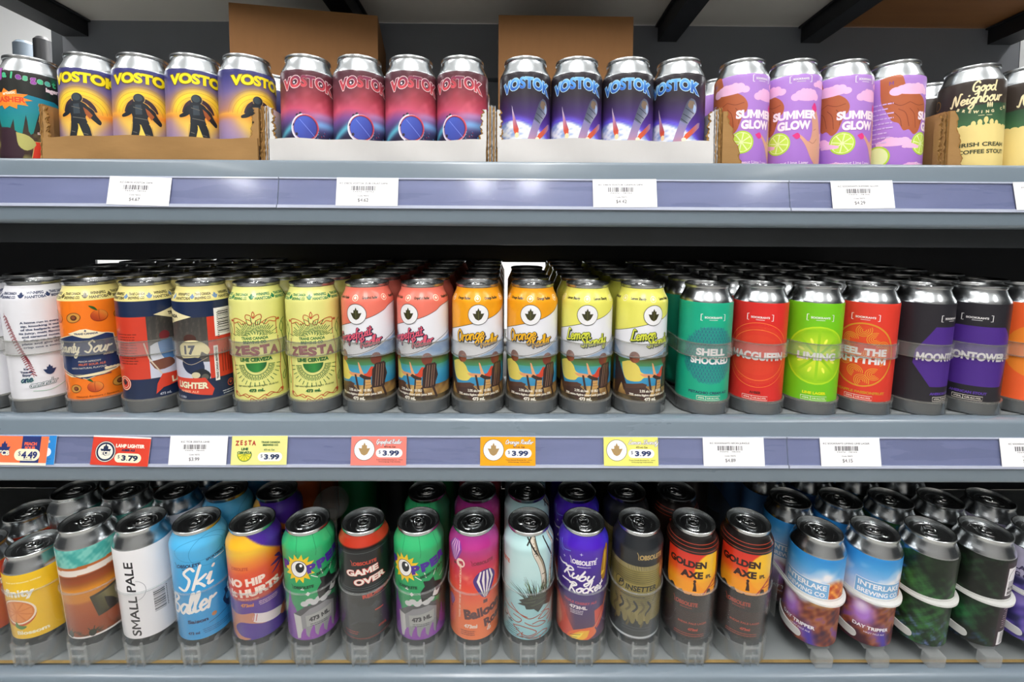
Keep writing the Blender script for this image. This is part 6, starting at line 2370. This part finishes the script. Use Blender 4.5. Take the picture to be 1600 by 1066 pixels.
# ---- bottom shelf: clear gravity trays, frosted ones at the right
BAXIS = Vector((0, cos(TB), sin(TB)))
bot = [
    (-22, 'redslice', 0, 35, 'short reddish can cut off by the left picture edge, beside the yellow one', 'cut off reddish can', 845, 1),
    (47, 'slice', -20, 35, 'short yellow can with an orange slice, lower than its neighbours', 'yellow orange-slice can', 845, 1),
    (133, 'room', 0, 0, 'can with teal and rust bands around a framed dark picture', 'teal and rust can', 811, 1),
    (218, 'small', 0, 0, 'white can with tall black lettering running up its side', 'white lettered can', 811, 1),
    (307, 'ski', 0, 0, 'sky blue can with white script and navy marks', 'sky blue script can', 811, 1),
    (393, 'hip', 0, 0, 'sunset orange and purple can with a palm and a leg', 'sunset palm can', 811, 1),
    (478, 'popper', 4, 0, 'green can with a bulging eye, beside the sunset palm can', 'first green eye can', 811, 0),
    (566, 'gameover', 0, 0, 'black can with red neck and white blocky lettering', 'black red-neck can', 811, 0),
    (657, 'popper', -2, 0, 'green can with a bulging eye, beside the striped balloon can', 'second green eye can', 811, 1),
    (742, 'balloon', -7, 0, 'magenta to orange can with a striped hot air balloon', 'striped balloon can', 811, 1),
    (830, 'birch', 0, 0, 'pale blue can with birch trunks over rippling water', 'birch tree can', 811, 1),
    (916, 'ruby', 0, 0, 'violet can with white script and an orange comet', 'violet comet can', 811, 1),
    (1000, 'pinsetter', 0, 0, 'olive and black can with wavy dark flames', 'olive flame can', 811, 1),
    (1086.5, 'axe', 0, 0, 'black can with red and yellow sunset panel, beside the olive can', 'first sunset panel can', 811, 1),
    (1167.6, 'axe', -1, 0, 'black can with red and yellow sunset panel, beside the frosted trays', 'second sunset panel can', 811, 0),
    (1280, 'interlake', -2, 0, 'can with sky and purple path picture, first in the frosted trays', 'first sky and path can', 826, 1),
    (1367, 'interlake', 22, 0, 'can with sky and purple path picture, turned right, second in frosted trays', 'second sky and path can', 826, 1),
    (1452, 'forest', 0, 0, 'dark green forest can in a frosted tray', 'green forest can', 826, 1),
    (1539.5, 'night', 0, 0, 'black and green can with a white side panel and barcode', 'black night can', 826, 1),
    (1627, 'violet', 0, 0, 'grey and violet can cut off by the right picture edge', 'cut off violet can', 826, 1)]
BK = {'redslice': (d_redslice, 0), 'slice': (d_orange_slice, 0), 'room': (d_room, 0), 'small': (d_smallpale, 0), 'ski': (d_ski, 1), 'hip': (d_hip, 1), 'popper': (d_popper, 1),
      'gameover': (d_gameover, 1), 'balloon': (d_balloon, 1), 'birch': (d_birch, 1), 'ruby': (d_ruby, 1), 'pinsetter': (d_pinsetter, 1), 'axe': (d_axe, 1),
      'interlake': (d_interlake, 0), 'forest': (d_forest, 0), 'night': (d_night, 0), 'violet': (d_violet, 0)}


DB = (ZB - DECK['bottom']) - .0045


BOTCOL = {'slice': ('#e8c030', 135), 'room': ('#a25a2c', 135), 'small': ('#e4e2e4', 135), 'ski': ('#2f9edb', 152), 'hip': ('#d8642a', 152), 'popper': ('#24a062', 152), 'gameover': ('#1a1c1e', 152), 'balloon': ('#d2405a', 152),
          'birch': ('#a9d6da', 152), 'ruby': ('#43209a', 152), 'pinsetter': ('#3a3a28', 152), 'axe': ('#241612', 152), 'interlake': ('#5a8cc8', 135), 'forest': ('#20401f', 135), 'night': ('#141c16', 135)}


def clear_tray_meshes():
    r = .0346
    arc = [(r * sin(a), -r * cos(a)) for a in np.linspace(-pi / 2, pi / 2, 29)]
    path = [(-r, .075), (-r, .04)] + arc + [(r, .04), (r, .075)]
    wallm = Geo().wall(path, -.0018, .0745, .0014).mesh('front_wall', M['clear'], True, 40)
    lip = Geo().wall(path, .0746, .0762, .0019).mesh('wall_lip', M['clearthick'], True, 40)
    r3 = .0346
    a3 = [(r3 * sin(a), -r3 * cos(a)) for a in np.linspace(-pi / 2, pi / 2, 29)]
    sk = Geo().wall([(-r3, .06)] + a3 + [(r3, .06)], -DB, -.0025, .0020).mesh('base_rim', M['clearthick'], True, 40)
    fl = Geo()
    for k in (-.024, -.012, 0, .012, .024):
        fl.box(k - .002, k + .002, -.024, .30, -.0030, -.0008)
    fl.box(-.033, .033, -.004, .30, -.0045, -.0031)
    flm = fl.mesh('tray_floor', M['clearthick'])
    cl = Geo()
    for s in (-1, 1):
        cl.box(s * .010 - .0012, s * .010 + .0012, -.0388, -.0364, -DB, .006)
        cl.box(s * .010 - .0012, s * .010 + .0012, -.036, -.022, -DB, -DB + .0035)
    cl.box(-.0088, .0088, -.0386, -.0366, -.0030, -.0012)
    cl.box(-.0088, .0088, -.0386, -.0366, -.0150, -.0130)
    cl.box(-.0008, .0008, -.0384, -.0366, -DB, -.0152)
    clm = cl.mesh('front_clip', M['clearthick'])
    return wallm, lip, sk, flm, clm


def frost_tray_meshes():
    r = .0347
    arc = [(r * sin(a), -r * cos(a)) for a in np.linspace(-pi / 2, pi / 2, 29)]
    path = [(-r, .085), (-r, .04)] + arc + [(r, .04), (r, .085)]
    hoop = Geo().wall(path, .0695, .0768, .0024).mesh('hoop', M['frost'], True, 50)
    fl_ = Geo()
    aa = np.linspace(-pi / 2, pi / 2, 29)
    inn = [(-.0338, .07)] + [(.0338 * sin(t), -.0338 * cos(t)) for t in aa] + [(.0338, .07)]
    out = [(-.0358, .07)] + [(.0358 * sin(t), -.0405 * cos(t)) for t in aa] + [(.0358, .07)]
    k_ = len(inn)
    vs = [(x, y, zz) for zz in (.0738, .0766) for x, y in inn + out]
    fs = []
    for i in range(k_ - 1):
        for z0 in (0, 2 * k_):
            fs.append((z0 + i, z0 + i + 1, z0 + k_ + i + 1, z0 + k_ + i))
        fs += [(i, i + 1, 2 * k_ + i + 1, 2 * k_ + i), (k_ + i, k_ + i + 1, 3 * k_ + i + 1, 3 * k_ + i)]
    fs += [(0, k_, 3 * k_, 2 * k_), (k_ - 1, 2 * k_ - 1, 4 * k_ - 1, 3 * k_ - 1)]
    hoop = fl_.add(vs, fs).mesh('hoop', M['frost'], True, 40)
    r2 = .0341
    arc2 = [(r2 * sin(a), -r2 * cos(a)) for a in np.linspace(-pi / 2, pi / 2, 29)]
    band = Geo().wall([(-r2, .085)] + arc2 + [(r2, .085)], .0769, .0795, .0008).mesh('hoop_lip', M['frost'], True, 50)
    div = Geo().wall([(-.0347, .02), (-.0347, .32)], .001, .0722, .0010).mesh('side_wall', M['frostclear'])
    fl = Geo().box(-.014, .014, -.027, .32, -.0016, -.0004).mesh('tray_floor', M['frostclear'])
    clip = Geo().box(-.011, .011, -.0395, -.027, -(ZB - .0115 - DECK['bottom']) + .0045, -.0018)
    clip = clip.mesh('front_clip', M['frostclear'])
    # rounded guard tongue bent round the can's lower flank
    n, k = 30, 10
    g = Geo()
    vs, fs = [], []
    for lay in (0, 1):
        for i in range(n + 1):
            t = 1 - (1 - i / n) ** 2.2
            u = -74 + 47 * t
            zc = 25 - 7 * t
            e = min(1, (max(0, 1 - t)) / .11)
            hw = 5.2 * (1 - (1 - e) ** 2) ** .5 if e < 1 else 5.2
            hw = max(hw, .15)
            a = u / 33.1
            rr = (34.2 + lay * 1.2) * MM
            for j in range(2):
                zz = zc + (hw if j else -hw)
                vs.append((rr * sin(a), -rr * cos(a), zz * MM))
    off = 2 * (n + 1)
    for i in range(n):
        a = i * 2
        fs += [(a, a + 2, a + 3, a + 1), (off + a, off + a + 1, off + a + 3, off + a + 2), (a, off + a, off + a + 2, a + 2), (a + 1, a + 3, off + a + 3, off + a + 1)]
    fs += [(0, 1, off + 1, off), (2 * n, off + 2 * n, off + 2 * n + 1, 2 * n + 1)]
    g.add(vs, fs)
    tongue = g.mesh('guard_tongue', M['frost'], True, 50)
    return hoop, band, div, fl, clip, tongue


CT, FT = clear_tray_meshes(), frost_tray_meshes()
for i, (px, key, du, short, lab, sd, lidy, rows) in enumerate(bot):
    p = at(px, lidy, .612 if not short else .616)
    frosted = px > 1200
    xa, xb = (at(47, 822, .612).x, at(1169, 812, .612).x) if i < 15 else (at(1280, 826, .612).x, at(1539.5, 826, .612).x)
    x = xa + (xb - xa) * (i - 1) / 13 if i < 15 else xa + (xb - xa) * (i - 15) / 3
    z = ZB if not frosted else ZB - .0115
    base = Vector((x, YB, z))
    fn, gl = BK[key]
    wm = wrap(key, fn, gl)
    can(lab, base, TB, facing(x, YB, du), wm, short, 'cans at the front of the bottom shelf')
    for r in range(1, rows + 1):
        can(f'can one place back in shadow, behind the {sd}', base + BAXIS * (.0672 * r), TB, facing(x, YB, _rr.uniform(-60, 60)), wm, 0 if px > 0 else short, 'second row of cans on the bottom shelf')
    if rows:
        deep = range(2, 6)
    else:
        deep = range(3, 6)
    for r in deep:  # hidden rows added to block light at the back of the bay
        if 0 < px < 1600:
            rear_can(f'{ORD[r]} can back, added unseen, in bottom tray headed by the {sd}', base + BAXIS * (.0672 * r), TB, *BOTCOL[key], 'unseen cans queued in the bottom shelf trays')
    t = thing('can_tray', f'{"frosted white" if frosted else "clear plastic"} tray holding the {sd}', 'tray', base, 'trays on the bottom shelf')
    set_axis(t, TB, 0)
    if frosted:
        h = mesh_obj('hoop', FT[0], t)
        mesh_obj('hoop_lip', FT[1], h)
        mesh_obj('side_wall', FT[2], t)
        mesh_obj('tray_floor', FT[3], t)
        mesh_obj('front_clip', FT[4], t)
        mesh_obj('guard_tongue', FT[5], t)
    else:
        wl = mesh_obj('front_wall', CT[0], t)
        mesh_obj('wall_lip', CT[1], wl)
        mesh_obj('base_rim', CT[2], t)
        mesh_obj('tray_floor', CT[3], t)
        mesh_obj('front_clip', CT[4], t)
# clear round pusher showing behind the green eye can
pp = at(517, 786, .72)
pu = thing('tray_pusher', 'clear round tray pusher standing in the dark behind the green eye can', 'pusher', (pp.x, .72, ZB + (.72 - YB) * math.tan(TB) + .0015))
pz = pp.z - pu.location.z
g = Geo().lathe([(.0, -.001), (.021, -.001), (.022, .0015), (.026, .0015), (.027, -.002), (.027, -.004), (0, -.004)], 36)
o = mesh_obj('pusher_disc', g.mesh('pusher_disc', M['smokerim'], True), pu, (0, 0, pz))
o.rotation_euler = (radians(38), 0, 0)
mesh_obj('pusher_stem', Geo().box(-.008, .008, .0, .004, 0, pz - .012).mesh('pusher_stem', M['smokerim']), pu)

# ---- price tags


def price_tag(row, px0, px1, art, w, h, label, rot=0.0, s0=.0200, off=.0032, nudge=0):
    """tag slid in the strip; px0, px1 are its edges in the photograph"""
    y = .5735
    py = 300 if row == 'top' else 706
    xa = at(px0, py, y).x
    me = art.mesh('price_tag', M['paper'])
    bm = bmesh.new()
    bm.from_mesh(me)
    # card behind the print
    vs = [bm.verts.new((x * w * MM, yy, z * h * MM)) for yy in (-.00004, .0003) for x, z in ((0, 0), (1, 0), (1, 1), (0, 1))]
    lay = bm.verts.layers.float_color.get('ink')
    for v in vs:
        v[lay] = (.85, .85, .85, 1)
    for f in ((0, 1, 2, 3), (7, 6, 5, 4), (0, 4, 5, 1), (1, 5, 6, 2), (2, 6, 7, 3), (3, 7, 4, 0)):
        bm.faces.new([vs[k] for k in f])
    bm.to_mesh(me)
    bm.free()
    o = mesh_obj('price_tag', me)
    top = face_pt(row, s0 + h * MM, off)
    o.location = (xa, top.y, top.z)
    o.rotation_mode = 'ZYX'
    tilt = atan2(-FD.y, -FD.z)
    o.rotation_euler = (-tilt, radians(rot), 0)
    tag(o, label, 'price tag', 'price tags in the label strips')
    return o


def wmm(a, b):
    return (b - a) * .5735 / FPX * 1000


wt = [('top', 170, 265, 'KC DBOS VOSTOK DIPA', '$4.67', 'white price tag at $4.67 below the astronaut cans', 1.5),
      ('top', 526, 621, 'KC DBOS VOSTOK ZUB CRUST DIPA', '$4.62', 'white price tag at $4.62 below the crimson helmet cans', 0),
      ('top', 926.5, 1025.5, 'KC DBOS VOSTOK CASMOS DIPA', '$4.42', 'white price tag at $4.42 below the rocket cans', -.6),
      ('top', 1299, 1396, "KC SOOKRAM'S SUMMER GLOW", '$4.29', 'white price tag at $4.29 below the lilac cans', -1),
      ('top', 1585, 1682, 'KC GOOD NEIGHBOUR STOUT', '$4.50', 'white price tag below the stout cans, cut off by the picture edge', -1.5),
      ('middle', 266, 357, 'KC TCB ZESTA LIME', '$3.99', 'white price tag at $3.99 beside the lime coloured tag', 0),
      ('middle', 1098, 1196, "KC SOOKRAM'S NEON JUNGLE", '$4.89', 'white price tag at $4.89 below the teal scale can', 0),
      ('middle', 1281, 1377.5, "KC SOOKRAM'S LIMING LIME LAGER", '$4.15', 'white price tag at $4.15 below the lime slice can', 0),
      ('middle', 1562, 1660, "KC SOOKRAM'S MOONTOWER", '$4.35', 'white price tag below the purple octagon can, cut off at the picture edge', 0)]
for i, (row, a, b, title, price, lab, rot) in enumerate(wt):
    w = wmm(a, b)
    price_tag(row, a, b, t_white(w, 34.5, title, price, i + 3), w, 34.5, lab, rot, off=.0034)
w = wmm(0, 91)
price_tag('middle', -2, 88, t_radler(w, 34.5, '#2a86d0', 'Blue', 'Wave', '#fff'), w, 34.5, 'blue price tag edge showing behind the orange and navy one', 0, off=.0033)
price_tag('middle', -14, 78, t_peach(w, 34.5), w, 34.5, 'orange and navy price tag at $4.49', .8, off=.0040)
w = wmm(146, 237)
price_tag('middle', 145, 236, t_lamp(w, 34.5), w, 34.5, 'red price tag at $3.79 with a round navy badge', 2.0, s0=.0195, off=.0040)
w = wmm(363, 451)
price_tag('middle', 363, 451, t_zesta(w, 34.5), w, 34.5, 'pale lime price tag at $3.99 with a lime slice', -.5, off=.0036)
for (a, b, c, n1, n2, lab) in ((549, 637, '#ee8276', 'Grapefruit', 'Radler', 'coral price tag at $3.99 with a leaf badge'),
                               (750.5, 838.5, '#f2a316', 'Orange', 'Radler', 'amber price tag at $3.99 with a leaf badge'),
                               (943, 1030, '#e6e376', 'Lemon', 'Shandy', 'lemon price tag at $3.99 with a leaf badge')):
    w = wmm(a, b)
    price_tag('middle', a, b, t_radler(w, 34.5, c, n1, n2, c), w, 34.5, lab, 0, off=.0034)
